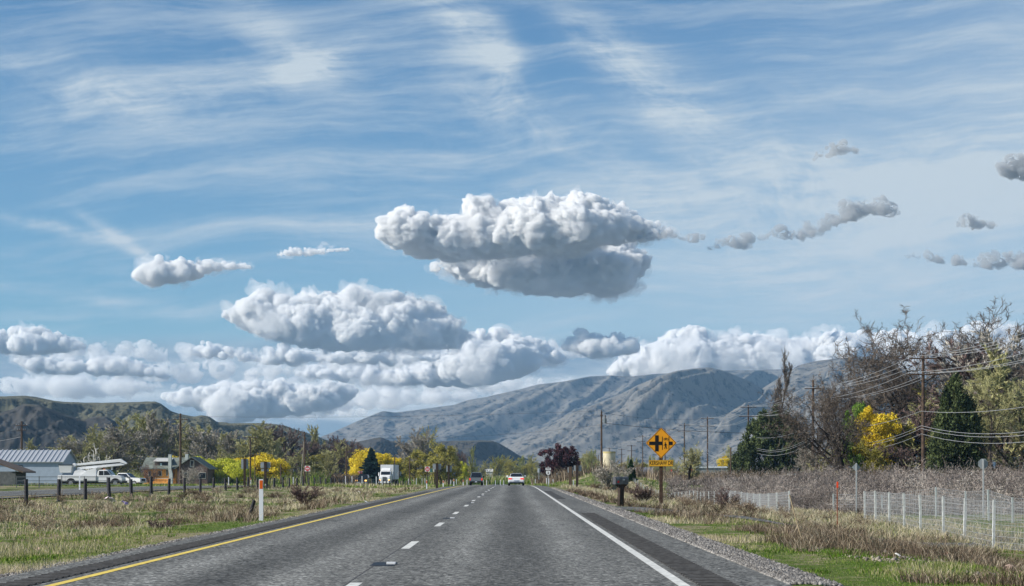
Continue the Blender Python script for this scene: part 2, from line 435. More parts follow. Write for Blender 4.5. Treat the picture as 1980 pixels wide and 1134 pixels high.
HM3 = hill_mat('hill_green_top', (.036, .038, .036), (.10, .10, .07), (.19, .18, .12), .012, .972)
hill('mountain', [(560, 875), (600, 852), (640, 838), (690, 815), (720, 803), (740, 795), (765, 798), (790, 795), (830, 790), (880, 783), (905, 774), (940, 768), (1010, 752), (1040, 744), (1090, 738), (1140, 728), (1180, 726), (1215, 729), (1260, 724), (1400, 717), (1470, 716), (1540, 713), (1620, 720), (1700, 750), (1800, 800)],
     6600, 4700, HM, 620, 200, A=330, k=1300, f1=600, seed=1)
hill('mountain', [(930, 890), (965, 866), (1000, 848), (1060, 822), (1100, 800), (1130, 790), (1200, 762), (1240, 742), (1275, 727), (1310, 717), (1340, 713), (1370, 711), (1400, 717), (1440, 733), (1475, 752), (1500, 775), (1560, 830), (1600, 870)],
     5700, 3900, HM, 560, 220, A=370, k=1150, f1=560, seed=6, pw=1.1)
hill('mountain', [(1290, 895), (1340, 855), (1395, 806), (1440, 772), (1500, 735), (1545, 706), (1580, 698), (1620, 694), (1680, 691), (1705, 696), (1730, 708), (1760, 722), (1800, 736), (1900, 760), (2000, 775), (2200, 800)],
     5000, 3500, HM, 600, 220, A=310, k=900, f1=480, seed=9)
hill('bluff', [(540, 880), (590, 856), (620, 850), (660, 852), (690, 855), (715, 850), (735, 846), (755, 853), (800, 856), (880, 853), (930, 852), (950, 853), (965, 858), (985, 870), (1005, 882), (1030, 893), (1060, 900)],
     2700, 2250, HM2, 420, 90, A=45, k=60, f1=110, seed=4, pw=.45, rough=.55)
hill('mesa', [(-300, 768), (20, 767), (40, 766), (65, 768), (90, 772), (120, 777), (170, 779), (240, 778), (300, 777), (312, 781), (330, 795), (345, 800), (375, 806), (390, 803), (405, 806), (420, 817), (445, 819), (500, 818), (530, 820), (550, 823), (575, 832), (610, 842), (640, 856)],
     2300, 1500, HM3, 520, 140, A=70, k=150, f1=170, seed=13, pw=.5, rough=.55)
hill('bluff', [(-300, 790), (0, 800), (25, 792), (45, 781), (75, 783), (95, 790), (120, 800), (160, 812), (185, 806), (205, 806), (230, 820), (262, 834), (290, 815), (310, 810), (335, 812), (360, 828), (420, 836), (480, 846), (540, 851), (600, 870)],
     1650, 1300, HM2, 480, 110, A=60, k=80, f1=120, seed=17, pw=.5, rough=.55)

# ------------------------------------------------------------------ clouds: remeshed, displaced bodies lit by the sun
def cloud_mat(dens, col, absorb=0.0):
    """a cloud: an even volume of droplets inside a lumpy hull, lit by the sun and sky; absorb adds stand-in shade"""
    m = bpy.data.materials.new('cloud'); m.use_nodes = True; t = m.node_tree; N = NT(t); t.nodes.clear()
    v = N.n('ShaderNodeVolumeScatter', inp={'Color': col+(1,), 'Density': dens, 'Anisotropy': 0.0})
    if absorb:
        a = N.n('ShaderNodeVolumeAbsorption', inp={'Color': (.0, .0, .0, 1), 'Density': absorb})
        v = N.n('ShaderNodeAddShader', inp={0: v.outputs[0], 1: a.outputs[0]})
    N.n('ShaderNodeOutputMaterial', inp={'Volume': v.outputs[0]})
    return m
CM = cloud_mat(.075, (1, 1, 1), .0007); CMG = cloud_mat(.024, (.92, .96, 1), .011); CMW = cloud_mat(.0075, (1, 1, 1)); CMS = cloud_mat(.013, (1, 1, 1))  # absorption stands in for shade: greys the small clouds, deepens the undersides
ICO = None
def ico():
    global ICO
    if ICO is None:
        import bmesh
        bm = bmesh.new(); bmesh.ops.create_icosphere(bm, subdivisions=2, radius=1)
        ICO = (np.array([v.co[:] for v in bm.verts]), np.array([[v.index for v in f.verts] for f in bm.faces])); bm.free()
    return ICO
def cloud(prof_top, bottom, Yc, seed, vox=2.0, puff=1.0, lean=0.0, n=90, disp=1.0, depth=1.0, m=None):
    """prof_top [(px,py)...] upper outline, bottom [(px,py)...] lower outline, in directions seen from the road"""
    r = np.random.default_rng(seed); T = np.array(prof_top, float); B = np.array(bottom, float)
    mpp = Yc/F; iv, if_ = ico(); Vs = []; Fs = []; base = 0
    x0, x1 = T[0, 0], T[-1, 0]
    for i in range(int(n*1.9)):
        px = r.uniform(x0, x1); ty = np.interp(px, T[:, 0], T[:, 1]); by = np.interp(px, B[:, 0], B[:, 1])
        h = by-ty
        if h < 2: continue
        if i % 3 == 0:      # core
            rad = h*r.uniform(.34, .46); py = by-rad*r.uniform(.75, 1.0)
        else:               # towers and knobs on the upper outline
            rad = max(3.0, h*r.uniform(.10, .26)); py = ty+rad*r.uniform(.4, 1.2)+(r.random()**2)*max(0, h*.6)
        rad *= puff; dep = r.uniform(-1, 1)*h*.8*depth*(.35+.65*(py-ty)/h)
        Vs.append(iv*np.array([rad*r.uniform(1.0, 1.5 if i % 3 == 0 else 1.15), rad*1.1, rad])*mpp+np.array([(px-VX)*mpp, Yc+dep*mpp, CH+(VY-py)*mpp]))
        Fs.append(if_+base); base += len(iv)
    o = mesh_np('tmp', np.concatenate(Vs), np.concatenate(Fs), CM)
    md = o.modifiers.new('r', 'REMESH'); md.mode = 'VOXEL'; md.voxel_size = vox*mpp
    dg = bpy.context.evaluated_depsgraph_get(); dg.update()
    ev = o.evaluated_get(dg); me = bpy.data.meshes.new_from_object(ev)
    bpy.data.objects.remove(o)
    nv = len(me.vertices); co = np.empty(nv*3, np.float32); me.vertices.foreach_get('co', co); co = co.reshape(-1, 3).astype(float)
    no = np.empty(nv*3, np.float32); me.vertices.foreach_get('normal', no); no = no.reshape(-1, 3)
    P = co/mpp
    big = fbm(P/40.+seed, 2, .5, mode=2); sm = fbm(P/16.+seed*2, 2, .5, mode=2); fi = fbm(P/6.0+seed*3, 3, .6, mode=2)
    w2 = np.stack([fbm(P/9.+9, 3), fbm(P/9.+31, 3), fbm(P/9.+57, 3)], 1)-.5
    w = np.stack([fbm(P/30.+9, 3), fbm(P/30.+31, 3), fbm(P/30.+57, 3)], 1)-.5
    up = np.clip(no[:, 2]*.5+.85, .4, 1)
    dd = (-(big-.30)*20-(sm-.3)*13.0-(fi-.3)*5.5)*disp
    # billowing tops, flatter base
    co = co+no*(-dd*up)[:, None]*mpp*-1*-1+(w*np.array([24, 14, 12])+w2*np.array([9, 6, 7]))*disp*mpp
    me.vertices.foreach_set('co', co.astype(np.float32).ravel()); me.update()
    me.polygons.foreach_set('use_smooth', np.ones(len(me.polygons), bool))
    me.materials.clear(); me.materials.append(m or CM)
    ob = bpy.data.objects.new('cloud', me); COL.objects.link(ob); tag(ob, kind='structure')
    return ob
_core = cloud
def cloud(top, bottom, Yc, seed, vox=2.0, n=90, disp=1.0, m=None, **kw):
    """dense core plus a thin ragged veil of droplets around it"""
    _core(top, bottom, Yc, seed, vox, n=n, disp=disp, m=m, **kw)
    if m is None:
        t = [(x, y-1.5) for x, y in top]; b_ = [(x, y+3) for x, y in bottom]
        _core(t, b_, Yc, seed+500, 2.6, n=int(n*.5), disp=1.9*max(disp, .7), m=CMW, puff=1.0, depth=1.15)
# the great upper cloud, in two decks
cloud([(757, 470), (772, 405), (785, 400), (800, 425), (830, 430), (850, 415), (900, 410), (925, 392), (950, 405), (1000, 388), (1060, 378), (1095, 380), (1130, 376), (1160, 398), (1185, 392), (1215, 405), (1240, 430), (1300, 448)],
      [(757, 478), (780, 486), (850, 495), (900, 498), (1100, 482), (1200, 466), (1250, 464), (1300, 456)], 9800, 3, 1.8, n=120)
cloud([(842, 520), (860, 505), (960, 488), (1060, 484), (1130, 474), (1180, 462), (1210, 472), (1224, 488)],
      [(842, 526), (900, 540), (1000, 556), (1080, 566), (1140, 560), (1190, 566), (1224, 495)], 10300, 5, 1.6, n=90, disp=1.35)
cloud([(425, 606), (450, 596), (480, 590), (500, 565), (530, 568), (560, 572), (590, 566), (610, 574), (650, 566), (690, 558), (720, 572), (745, 560), (775, 570), (820, 585), (860, 605), (885, 628), (915, 650)],
      [(425, 612), (480, 632), (520, 650), (600, 664), (750, 672), (860, 668), (915, 660)], 9600, 8, 1.8, n=130)
cloud([(262, 530), (275, 510), (310, 498), (350, 505), (420, 506), (490, 514)], [(262, 540), (300, 550), (350, 545), (420, 524), (490, 520)], 9700, 12, 1.6, n=60, disp=.5)
cloud([(528, 492), (560, 481), (600, 477), (680, 482)], [(528, 494), (560, 497), (620, 491), (680, 486)], 9700, 15, 1.5, n=40, disp=.4)
cloud([(-20, 640), (20, 640), (50, 630), (75, 636), (110, 645), (165, 668)], [(-20, 680), (50, 684), (120, 680), (165, 674)], 9900, 21, 1.6, n=60, disp=.7)
cloud([(30, 690), (60, 682), (130, 690), (160, 692), (220, 688), (270, 700), (330, 725)], [(30, 700), (80, 722), (200, 722), (270, 728), (330, 735)], 10600, 22, 1.6, n=70, disp=.7)
cloud([(360, 676), (385, 662), (410, 658), (440, 672), (500, 688), (540, 665), (565, 665), (600, 680), (700, 672), (800, 680), (870, 684)],
      [(360, 686), (440, 696), (520, 706), (620, 700), (760, 706), (870, 694)], 11000, 23, 1.7, n=90, disp=.7)
cloud([(310, 766), (350, 752), (390, 750), (420, 742), (450, 738), (480, 742), (520, 736), (560, 745), (620, 740), (690, 752)],
      [(310, 772), (380, 790), (450, 815), (560, 800), (640, 790), (690, 760)], 11400, 25, 1.8, n=90, disp=.8)
cloud([(570, 715), (600, 707), (640, 712), (680, 708), (740, 716), (860, 690), (930, 640), (990, 645), (1050, 660), (1085, 680)],
      [(570, 725), (640, 735), (740, 745), (860, 745), (960, 735), (1085, 700)], 11800, 27, 1.9, n=120, disp=.7)
cloud([(1092, 664), (1110, 646), (1140, 645), (1165, 650), (1180, 645), (1215, 650), (1226, 662)], [(1092, 676), (1150, 690), (1226, 680)], 9900, 31, 1.6, n=60, disp=.7)
cloud([(1188, 712), (1205, 690), (1260, 668), (1310, 642), (1345, 645), (1370, 655), (1430, 650), (1500, 652), (1550, 658), (1590, 650), (1630, 645), (1670, 652), (1730, 650), (1850, 640), (1900, 630), (2000, 640)],
      [(1188, 724), (1300, 735), (1600, 735), (2000, 740)], 12800, 33, 1.9, n=200, disp=.9)
cloud([(1480, 452), (1540, 440), (1600, 420), (1640, 395), (1665, 380), (1700, 395), (1742, 416)], [(1480, 456), (1560, 466), (1640, 432), (1700, 414), (1742, 418)], 9700, 41, 1.5, n=70, disp=1.3, puff=.8, m=CMG)
cloud([(1368, 472), (1400, 458), (1455, 470)], [(1368, 477), (1420, 482), (1455, 476)], 9700, 42, 1.4, n=30, disp=1.3, puff=.8, m=CMG)
cloud([(1240, 445), (1290, 450), (1352, 458)], [(1240, 458), (1290, 462), (1352, 461)], 9700, 45, 1.4, n=26, disp=1.3, puff=.8, m=CMG)
cloud([(1570, 300), (1600, 284), (1630, 280), (1660, 295)], [(1570, 306), (1620, 302), (1660, 298)], 9700, 43, 1.4, n=26, disp=1.3, puff=.8, m=CMG)
cloud([(1748, 494), (1800, 490), (1880, 500), (1930, 488), (1990, 480)], [(1748, 500), (1840, 512), (1900, 517), (1990, 524)], 9700, 44, 1.5, n=50, disp=1.3, puff=.9, m=CMG)
cloud([(1845, 438), (1890, 418), (1935, 436)], [(1845, 440), (1890, 440), (1935, 439)], 9700, 46, 1.4, n=26, disp=1.3, puff=.9, m=CMG)
cloud([(1932, 328), (1952, 312), (1990, 300)], [(1932, 334), (1952, 346), (1990, 340)], 9700, 47, 1.4, n=26, disp=1.3, puff=.9, m=CMG)

# soft stratus layers low over the hills
for i, (x0, x1, yt, yb, Yc) in enumerate([(-60, 560, 664, 700, 12600), (120, 760, 700, 745, 12900), (-60, 340, 712, 775, 13300), (480, 1120, 655, 735, 12700), (330, 820, 752, 800, 13500), (820, 1230, 655, 700, 13000), (-60, 260, 655, 690, 12000),
                                          (430, 700, 786, 812, 13900), (700, 1200, 720, 765, 13600), (560, 980, 742, 790, 14000)]):
    xs_ = np.linspace(x0, x1, 12); r_ = np.random.default_rng(90+i); w_ = np.sin(np.linspace(.12, 3.02, 12))
    cloud([(x, (yt+yb)/2-(yb-yt)/2*w_[k]*r_.uniform(.55, 1.15)) for k, x in enumerate(xs_)], [(x, (yt+yb)/2+(yb-yt)/2*w_[k]*r_.uniform(.7, 1.0)) for k, x in enumerate(xs_)], Yc, 60+i, 3.2, n=46, disp=1.1, depth=1.6, m=CMS)

# ------------------------------------------------------------------ vegetation builders
def veg_mat(name, c1, c2, scale=.35, island=.35, trans=.0):
    return mat(name, c1, 1.0, col2=c2, scale=scale, island=island, spec=.08)
def quads(C, D, S, L, Wd):
    """flat leaves/twigs: centre C, long axis D, side axis S (unit), length L, width Wd -> diamond-ish quads"""
    a = C-D*(L*.5)[:, None]; b = C+S*(Wd*.5)[:, None]; c = C+D*(L*.5)[:, None]; d = C-S*(Wd*.5)[:, None]
    V_ = np.stack([a, b, c, d], 1).reshape(-1, 3); n = len(C)
    return V_, np.arange(n*4).reshape(n, 4)
def unit(v): return v/np.maximum(np.linalg.norm(v, axis=1, keepdims=True), 1e-9)
def leaves(C, r, L, W_, bias=(0, 0, 0), k=1.0, out=None):
    n = len(C); D = r.normal(size=(n, 3))*k+np.array(bias)
    if out is not None: D = D+out
    D = unit(D); S = unit(np.cross(D, r.normal(size=(n, 3))))
    return quads(C, D, S, L*r.uniform(.6, 1.4, n), W_*r.uniform(.6, 1.4, n))
def tubes(segs, n=4):
    """segs: array (k,8) p0,p1,r0,r1"""
    S = np.asarray(segs, float); p0 = S[:, 0:3]; p1 = S[:, 3:6]; d = unit(p1-p0)
    ref = np.where(np.abs(d[:, 2:3]) > .9, np.array([[1., 0, 0]]), np.array([[0, 0, 1.]]))
    a = unit(np.cross(d, ref)); b = np.cross(d, a); k = len(S); th = 2*np.pi*np.arange(n)/n
    ring = a[:, None]*np.cos(th)[None, :, None]+b[:, None]*np.sin(th)[None, :, None]
    V_ = np.concatenate([p0[:, None]+ring*S[:, 6][:, None, None], p1[:, None]+ring*S[:, 7][:, None, None]], 1).reshape(-1, 3)
    i = np.arange(n); f = np.stack([i, (i+1) % n, n+(i+1) % n, n+i], 1)
    return V_, (f[None]+(np.arange(k)*2*n)[:, None, None]).reshape(-1, 4)
def skeleton(seed, H, r0, lv=4, kids=(5, 5, 4, 3), ang=(38, 42, 45, 45), lr=(.55, .55, .55, .5), up=.12, wob=.12, trunkfrac=.9, start=.3, lean=(0, 0), fork=False):
    r = np.random.default_rng(seed); segs = []; tips = []; lev = []
    def br(p, d, L, rad, l):
        ns = 6 if l == 0 else (4 if l == 1 else 3); sl_ = L/ns; pts = [p]; rs = [rad]
        for i in range(ns):
            d = d+r.normal(0, wob*(1+.5*l), 3)+np.array([0, 0, up*(0.4 if l == 0 else 1)]); d = d/np.linalg.norm(d)
            q = p+d*sl_; r1 = rad*(1-(i+1)/ns*.75) if l else rad*(1-(i+1)/ns*.7)
            segs.append([*p, *q, rs[-1], max(r1, .008)]); lev.append(l); rs.append(max(r1, .008)); p = q; pts.append(p)
            if l < lv:
                nk = kids[l]/ns*(1 if l else 1.0)
                fr = (i+1)/ns
                if l == 0 and fr < start: continue
                kk = int(nk)+(r.random() < nk-int(nk))
                for _ in range(kk):
                    a = math.radians(ang[l]*r.uniform(.7, 1.3)); ax = np.cross(d, r.normal(size=3)); ax /= np.linalg.norm(ax)
                    nd = d*math.cos(a)+np.cross(ax, d)*math.sin(a)
                    br(p-d*sl_*r.uniform(0, .6), nd, L*lr[l]*r.uniform(.7, 1.15)*(1.15-.45*fr if l == 0 else 1), rs[-1]*.62, l+1)
        tips.append(p)
    br(np.zeros(3), np.array([lean[0], lean[1], 1.0]), H*trunkfrac, r0, 0)
    return np.array(segs), np.array(tips), np.array(lev)
BARK = mat('bark', (.085, .070, .058), 1, var=.3, scale=2.5, spec=.05)
BARKP = mat('bark_pale', (.26, .245, .22), 1, var=.3, scale=2.5, spec=.05)
BARKW = mat('bark_white', (.62, .60, .55), 1, var=.15, scale=2.5, spec=.05)
BARKD = mat('bark_dark', (.035, .029, .026), 1, var=.3, scale=2.5, spec=.05)
def tree(name, label, cat, x, y, group, trunk, crown, cm, tm, z=None, s=1, rz=0):
    t = thing(name, label, cat, (x, y, g1(x, y) if z is None else z), rz, group)
    t.scale = (s, s, s)
    if trunk: mesh_np('trunk', *trunk, tm, t)
    if crown: mesh_np('crown', *crown, cm, t)
    return t
def bare(seed, H, r0, n=9000, L=.45, W_=.05, bias=.5, rmin=.008, tw=.55, **kw):
    S, T, lev = skeleton(seed, H, r0, **kw); r = np.random.default_rng(seed+100)
    S[:, 6:8] = np.maximum(S[:, 6:8], rmin)
    big = S[lev <= 2]; small = S[lev > 2]
    tv = tubes(big, 5)
    # fine twigs: the thin branches themselves plus slivers on them
    sv, sf = tubes(small, 3) if len(small) else (np.zeros((0, 3)), np.zeros((0, 4), int))
    src = S[lev >= (2 if tw < .9 else 4)]; i = r.integers(0, len(src), n); f = r.random(n)[:, None]
    P = src[i, 0:3]*(1-f)+src[i, 3:6]*f; D = unit(src[i, 3:6]-src[i, 0:3])
    out = unit(P-np.array([0, 0, H*.35]))
    D2 = unit(D+r.normal(size=(n, 3))*tw+out*.3+np.array([0, 0, bias*.5])); LL = L*r.uniform(.5, 1.5, n)
    C = P+D2*(LL*.5)[:, None]; Sd = unit(np.cross(D2, r.normal(size=(n, 3))))
    qv, qf = quads(C, D2, Sd, LL, W_*r.uniform(.6, 1.4, n))
    return tv, (np.concatenate([sv, qv]), np.concatenate([sf, qf+len(sv)])), T
def clumps(seed, H, Wd, z0, n, ncl, cl, L, W_, shape='dome', bias=(0, 0, 0), k=1.0):
    """crown of many leaves gathered in clumps on an uneven envelope"""
    r = np.random.default_rng(seed); c = unit(r.normal(size=(ncl, 3)))
    if shape == 'dome': c[:, 2] = np.abs(c[:, 2])*1.0-.25
    rad = r.uniform(.45, .95, ncl)[:, None]; c = c*rad
    sx, sz = Wd/2, (H-z0)
    if shape == 'dome': cen = np.stack([c[:, 0]*sx, c[:, 1]*sx, z0+(c[:, 2]*.78+.2)*sz], 1)
    elif shape == 'oval': cen = np.stack([c[:, 0]*sx, c[:, 1]*sx, z0+(c[:, 2]*.5+.5)*sz], 1)
    else:
        t = r.random(ncl)**1.3; a = r.uniform(0, 2*np.pi, ncl); q = (1-t)**.75*sx*r.uniform(.5, 1.0, ncl)
        cen = np.stack([np.cos(a)*q, np.sin(a)*q, z0+t*sz*.97], 1)
    i = r.integers(0, ncl, n); cr = cl*r.uniform(.6, 1.3, ncl)
    off = unit(r.normal(size=(n, 3)))*(r.random(n)**.5)[:, None]
    C = cen[i]+off*cr[i][:, None]*np.array([1, 1, .8])
    return leaves(C, r, L, W_, bias, k, out=off*.6), cen
def limbs(cen, H, r0, seed=0, z0=.35):
    """trunk with limbs reaching to the clump centres"""
    r = np.random.default_rng(seed); segs = []; n = 7; p = np.zeros(3); P = [p]
    for i in range(n):
        q = p+np.array([r.normal(0, .03*H/n), r.normal(0, .03*H/n), H*.85/n]); segs.append([*p, *q, r0*(1-i/n*.8), r0*(1-(i+1)/n*.8)]); p = q; P.append(p)
    P = np.array(P)
    for c in cen:
        h = max(H*.18, c[2]-np.hypot(c[0], c[1])*.9); j = int(np.clip(h/(H*.85)*n, 1, n-1)); a = P[j]; m_ = (a+c)/2+r.normal(0, .05*H, 3)*.4
        rr = r0*(1-j/n*.8)*.45
        segs.append([*a, *m_, rr, rr*.6]); segs.append([*m_, *c, rr*.6, .02])
    return tubes(segs, 5)

# ---- proto trees
M_pop = veg_mat('buds_olive', (.29, .275, .13), (.43, .42, .21), .25, .45)
M_popg = veg_mat('buds_green', (.24, .26, .09), (.38, .40, .16), .25, .4)
M_gray = veg_mat('twigs_grey', (.26, .24, .21), (.42, .39, .34), .25, .45)
M_brown = veg_mat('twigs_brown', (.11, .075, .07), (.21, .155, .14), .25, .45)
M_yel = veg_mat('willow_yellow', (.62, .47, .03), (.82, .66, .06), .35, .3)
M_lime = veg_mat('leaf_lime', (.42, .45, .04), (.62, .64, .08), .35, .3)
M_oliv = veg_mat('leaf_olive', (.24, .225, .055), (.40, .36, .09), .3, .45)
M_purp = veg_mat('leaf_purple', (.035, .017, .022), (.085, .038, .045), .5, .5)
M_spr = veg_mat('needles_blue', (.015, .035, .032), (.035, .07, .06), .5, .4)
M_con = veg_mat('needles_green', (.032, .048, .020), (.095, .12, .05), .4, .5)
M_twd = veg_mat('twigs_dark', (.07, .056, .047), (.17, .14, .115), .3, .5)
M_yl2 = veg_mat('leaf_gold', (.55, .40, .03), (.78, .60, .05), .4, .4)
M_grn = veg_mat('leaf_green', (.10, .20, .03), (.22, .34, .05), .4, .4)

def place(proto, label, x, y, H0, H, wscale=1.0, rz=0.0, name=None, group=None, z=None, first=[]):
    """copy a proto tree (trunk + crown) with its own height, width and turn"""
    if id(proto) not in first: first.append(id(proto)); o = proto
    else: o = copy_tree(proto)
    s = H/H0; o.scale = (s*wscale, s*wscale, s); o.rotation_euler = (0, 0, rz)
    o.location = (x, y, (g1(x, y) if z is None else z)-.05)
    o['label'] = label
    if group: o['group'] = group
    elif 'group' in o: del o['group']
    return o
def proto(name, cat, trunk, crown, cm, tm):
    return tree(name, 'x', cat, 0, 0, None, trunk, crown, cm, tm, z=0)
tk = dict(lv=3, kids=(14, 6, 4), ang=(28, 30, 32), lr=(.42, .5, .5), up=.2, wob=.06, start=.06)
PR = {}
def getp(k):
    if k in PR: return PR[k]
    if k.startswith('poplar'):
        i = int(k[-1]); tr, cr, T = bare(40+i, 14, .24, 13000, .5, .085, 1.0, **tk); PR[k] = (proto('poplar_tree', 'tree', tr, cr, [M_pop, M_popg, M_gray][i], BARKP), 14)
    elif k.startswith('cotton'):
        i = int(k[-1]); tr, cr, T = bare(60+i, 14, .3, 16000, .5, .08, .5, lv=3, kids=(11, 7, 4), ang=(40, 38, 40), lr=(.56, .52, .5), up=.10, wob=.10, start=.12)
        PR[k] = (proto('cottonwood_tree', 'tree', tr, cr, [M_gray, M_brown, M_oliv, M_pop][i], BARKD if i == 1 else BARK), 14)
    elif k.startswith('willow'):
        i = int(k[-1]); cr, cen = clumps(80+i, 10, 13, .6, 26000, 90, 1.35, .42, .13, 'dome', (0, 0, -.9), .7)
        PR[k] = (proto('willow_tree', 'tree', limbs(cen, 10, .3, i), cr, [M_yel, M_lime][i], BARK), 10)
    elif k.startswith('leafy'):
        i = int(k[-1]); cr, cen = clumps(90+i, 11, 9, 1.0, 14000, 60, 1.15, .34, .16, 'oval', (0, 0, .3), 1.0)
        PR[k] = (proto('leafy_tree', 'tree', limbs(cen, 11, .25, i), cr, [M_oliv, M_grn, M_yl2, M_lime][i], BARK), 11)
    return PR[k]
def put(k, label, px, Y, top, base=None, w=1.0, group=None, name=None, rz=None):
    p, H0 = getp(k); x = atx(px, Y); z = g1(x, Y) if base is None else atz(base, Y)
    H = atz(top, Y)-z
    o = place(p, label, x, Y, H0, H, w, random.uniform(0, 6.28) if rz is None else rz, group=group, z=z)
    return o

# far left row of budding trees behind the truck and the old house
GL = 'budding trees in the row behind the old house and barn'
lab_pop = 'pale olive budding tree in the long row below the left mesa'
r_ = random.Random(3)
row = [(150, 862), (168, 850), (186, 858), (205, 836), (222, 842), (240, 830), (258, 846), (276, 826), (292, 820), (308, 824), (322, 830), (334, 838), (352, 838), (368, 842), (384, 834), (402, 846), (414, 850), (428, 846), (444, 850), (462, 852), (476, 846), (496, 842), (512, 852), (528, 856)]
for i, (px, top) in enumerate(row):
    k = ['poplar0', 'cotton0', 'poplar1', 'cotton3', 'poplar0', 'poplar2'][r_.randrange(6)]
    put(k, lab_pop, px+r_.uniform(-4, 4), r_.uniform(440, 520), top, w=r_.uniform(1.15, 1.6), group=GL)
for i, (px, top) in enumerate([(30, 872), (50, 868), (78, 872), (100, 870), (132, 870), (146, 866), (345, 880), (560, 880), (606, 878), (634, 870)]):
    put(['leafy0', 'cotton3'][i % 2], 'low olive green bush tree at the foot of the left mesa', px, r_.uniform(420, 500), top+r_.uniform(-4, 4), w=1.3, group='low bushy trees at the foot of the left mesa')
WT = (178, 300, 855, 936)
# yellow and lime willows
put('willow0', 'golden yellow willow crown showing left of the pole behind the old house', 335, 400, 868, w=.8)
put('willow1', 'lime yellow willow touching the right end of the old house roof', 386, 395, 871, w=1.35)
put('willow1', 'brightest lime willow between the old house and the two roadside sign backs', 432, 390, 875, w=1.75)
put('willow0', 'golden willow behind the pole with the single crossarm left of the paired signs', 503, 400, 860, w=1.35)
put('willow1', 'small lime willow at the left side of the sign back with one tall panel', 462, 385, 884, w=1.0)
# grey-brown bare trees between 540 and 690
for i, (px, top, k) in enumerate([(545, 858, 'cotton0'), (563, 834, 'cotton1'), (580, 862, 'cotton1'), (612, 868, 'cotton1'), (628, 872, 'cotton3'), (648, 866, 'cotton1'), (655, 854, 'cotton1'), (668, 866, 'cotton1'), (600, 884, 'cotton1'), (636, 888, 'cotton0')]):
    put(k, 'leafless reddish brown tree in the thicket left of the big yellow willow', px, r_.uniform(505, 540), top, w=.95, group='bare brown trees left of the big yellow willow')
put('poplar0', 'single slim pale poplar rising above the brown thicket', 613, 520, 834, w=.7)
put('willow0', 'large domed golden yellow willow behind the dark spruce', 716, 470, 851, base=930, w=1.05)
put('willow0', 'yellow willow shoulder to the right of the large domed one, above the box truck', 752, 475, 864, base=930, w=.95)
put('leafy0', 'olive bush tree right of the box truck under the willow', 778, 470, 892, w=.9)
# central group of trees left of the road
put('cotton0', 'thin grey bare tree behind the small white car', 793, 480, 860, w=.9)
put('cotton0', 'tall bare tree with forked pale top above the do not enter sign', 822, 470, 846, w=.8)
put('leafy0', 'olive budding tree just left of the tall road sign backs', 806, 440, 866, w=1.0)
put('leafy0', 'tall olive gold tree behind the tall road sign backs', 852, 430, 851, w=.9)
put('leafy0', 'olive tree with a rusty top right of the tall road sign backs', 871, 440, 866, w=.8)
put('cotton2', 'sparse olive tree left of the grey pickup', 838, 510, 850, w=.7)
put('leafy3', 'narrow lime bush tree left of the grey pickup', 893, 450, 890, w=.6)
put('leafy0', 'small olive tree straight behind the grey pickup', 908, 560, 898, w=.8)
put('cotton1', 'dark bare tree with two stems behind the grey pickup', 899, 500, 880, w=.5)
put('poplar1', 'slim green topped tree behind the grey pickup', 915, 520, 877, w=.6)
GC = 'olive trees at the far end of the road'
for i, (px, top) in enumerate([(930, 898), (944, 905), (956, 890), (966, 888), (976, 891), (988, 889), (998, 893), (1008, 888), (1018, 889), (1027, 894), (1036, 898), (950, 900), (983, 896), (1014, 898), (1045, 905), (922, 905), (1032, 908)]):
    put(['cotton3', 'leafy0', 'cotton2', 'poplar1'][i % 4], 'olive budding tree in the belt closing the far end of the road', px, r_.uniform(760, 980), top+2, w=1.25, group=GC)
# right of the road, distant
GR = 'olive trees behind the pale tank and the line of poles'
for i, (px, top) in enumerate([(1128, 884), (1138, 876), (1146, 882), (1155, 893), (1205, 892), (1216, 890), (1232, 896), (1246, 893), (1258, 890), (1268, 893), (1280, 897), (1296, 893), (1308, 898), (1345, 893), (1405, 885), (1412, 878), (1398, 893), (1425, 890)]):
    put(['cotton3', 'leafy0', 'poplar1'][i % 3], 'olive budding tree in the far belt behind the pale tank and poles', px, r_.uniform(620, 760), top, w=1.1, group=GR)
put('leafy2', 'small yellow green tree left of the big dark evergreen', 1402, 560, 879, w=.8)

# spruce, purple tree, small spruce
def conifer(seed, H, Wd, n, cm_, tm, L=.35, W_=.07, gaps=.25, z0=.3):
    r = np.random.default_rng(seed); seg = [[0, 0, 0, 0, 0, H, .16*H/9, .02]]; C = []; D = []
    z = z0
    while z < H*.98:
        f = (z-z0)/(H-z0); R = Wd/2*(1-f)**.85*r.uniform(.78, 1.1)+.12
        for a in np.arange(r.integers(6, 9))*2*math.pi/7+r.uniform(0, 6.28):
            if r.random() < gaps*.4: continue
            rr = R*r.uniform(.65, 1.12); e = np.array([math.cos(a)*rr, math.sin(a)*rr, z+rr*(.12-.28*(1-f))])
            seg.append([0, 0, z, *e, .03+.02*(1-f), .012])
            m_ = max(10, int(n/(H*9)*(rr+.2)*1.1)); t = r.random(m_)**.7
            p = np.array([0, 0, z])*(1-t)[:, None]+e*t[:, None]; wd = rr*.30*(1.15-t*.7)
            p = p+np.array([-math.sin(a), math.cos(a), 0])*(r.normal(0, 1, m_)*wd*.6)[:, None]+np.array([0, 0, 1])*(-np.abs(r.normal(0, .10, m_))-.05*t)[:, None]
            C.append(p); d = np.array([math.cos(a), math.sin(a), -.25]); D.append(np.repeat(d[None], m_, 0))
        z += H/34*r.uniform(.8, 1.3)
    C = np.concatenate(C); D = np.concatenate(D); k = len(C)
    cr = leaves(C, r, L, W_, k=.6, out=D)
    return tubes(seg, 5), cr
tr, cr = conifer(5, 9.0, 8.2, 12000, M_spr, BARKD, L=.5, W_=.16)
x, y = atx(718, 425), 425; z = atz(931, y)
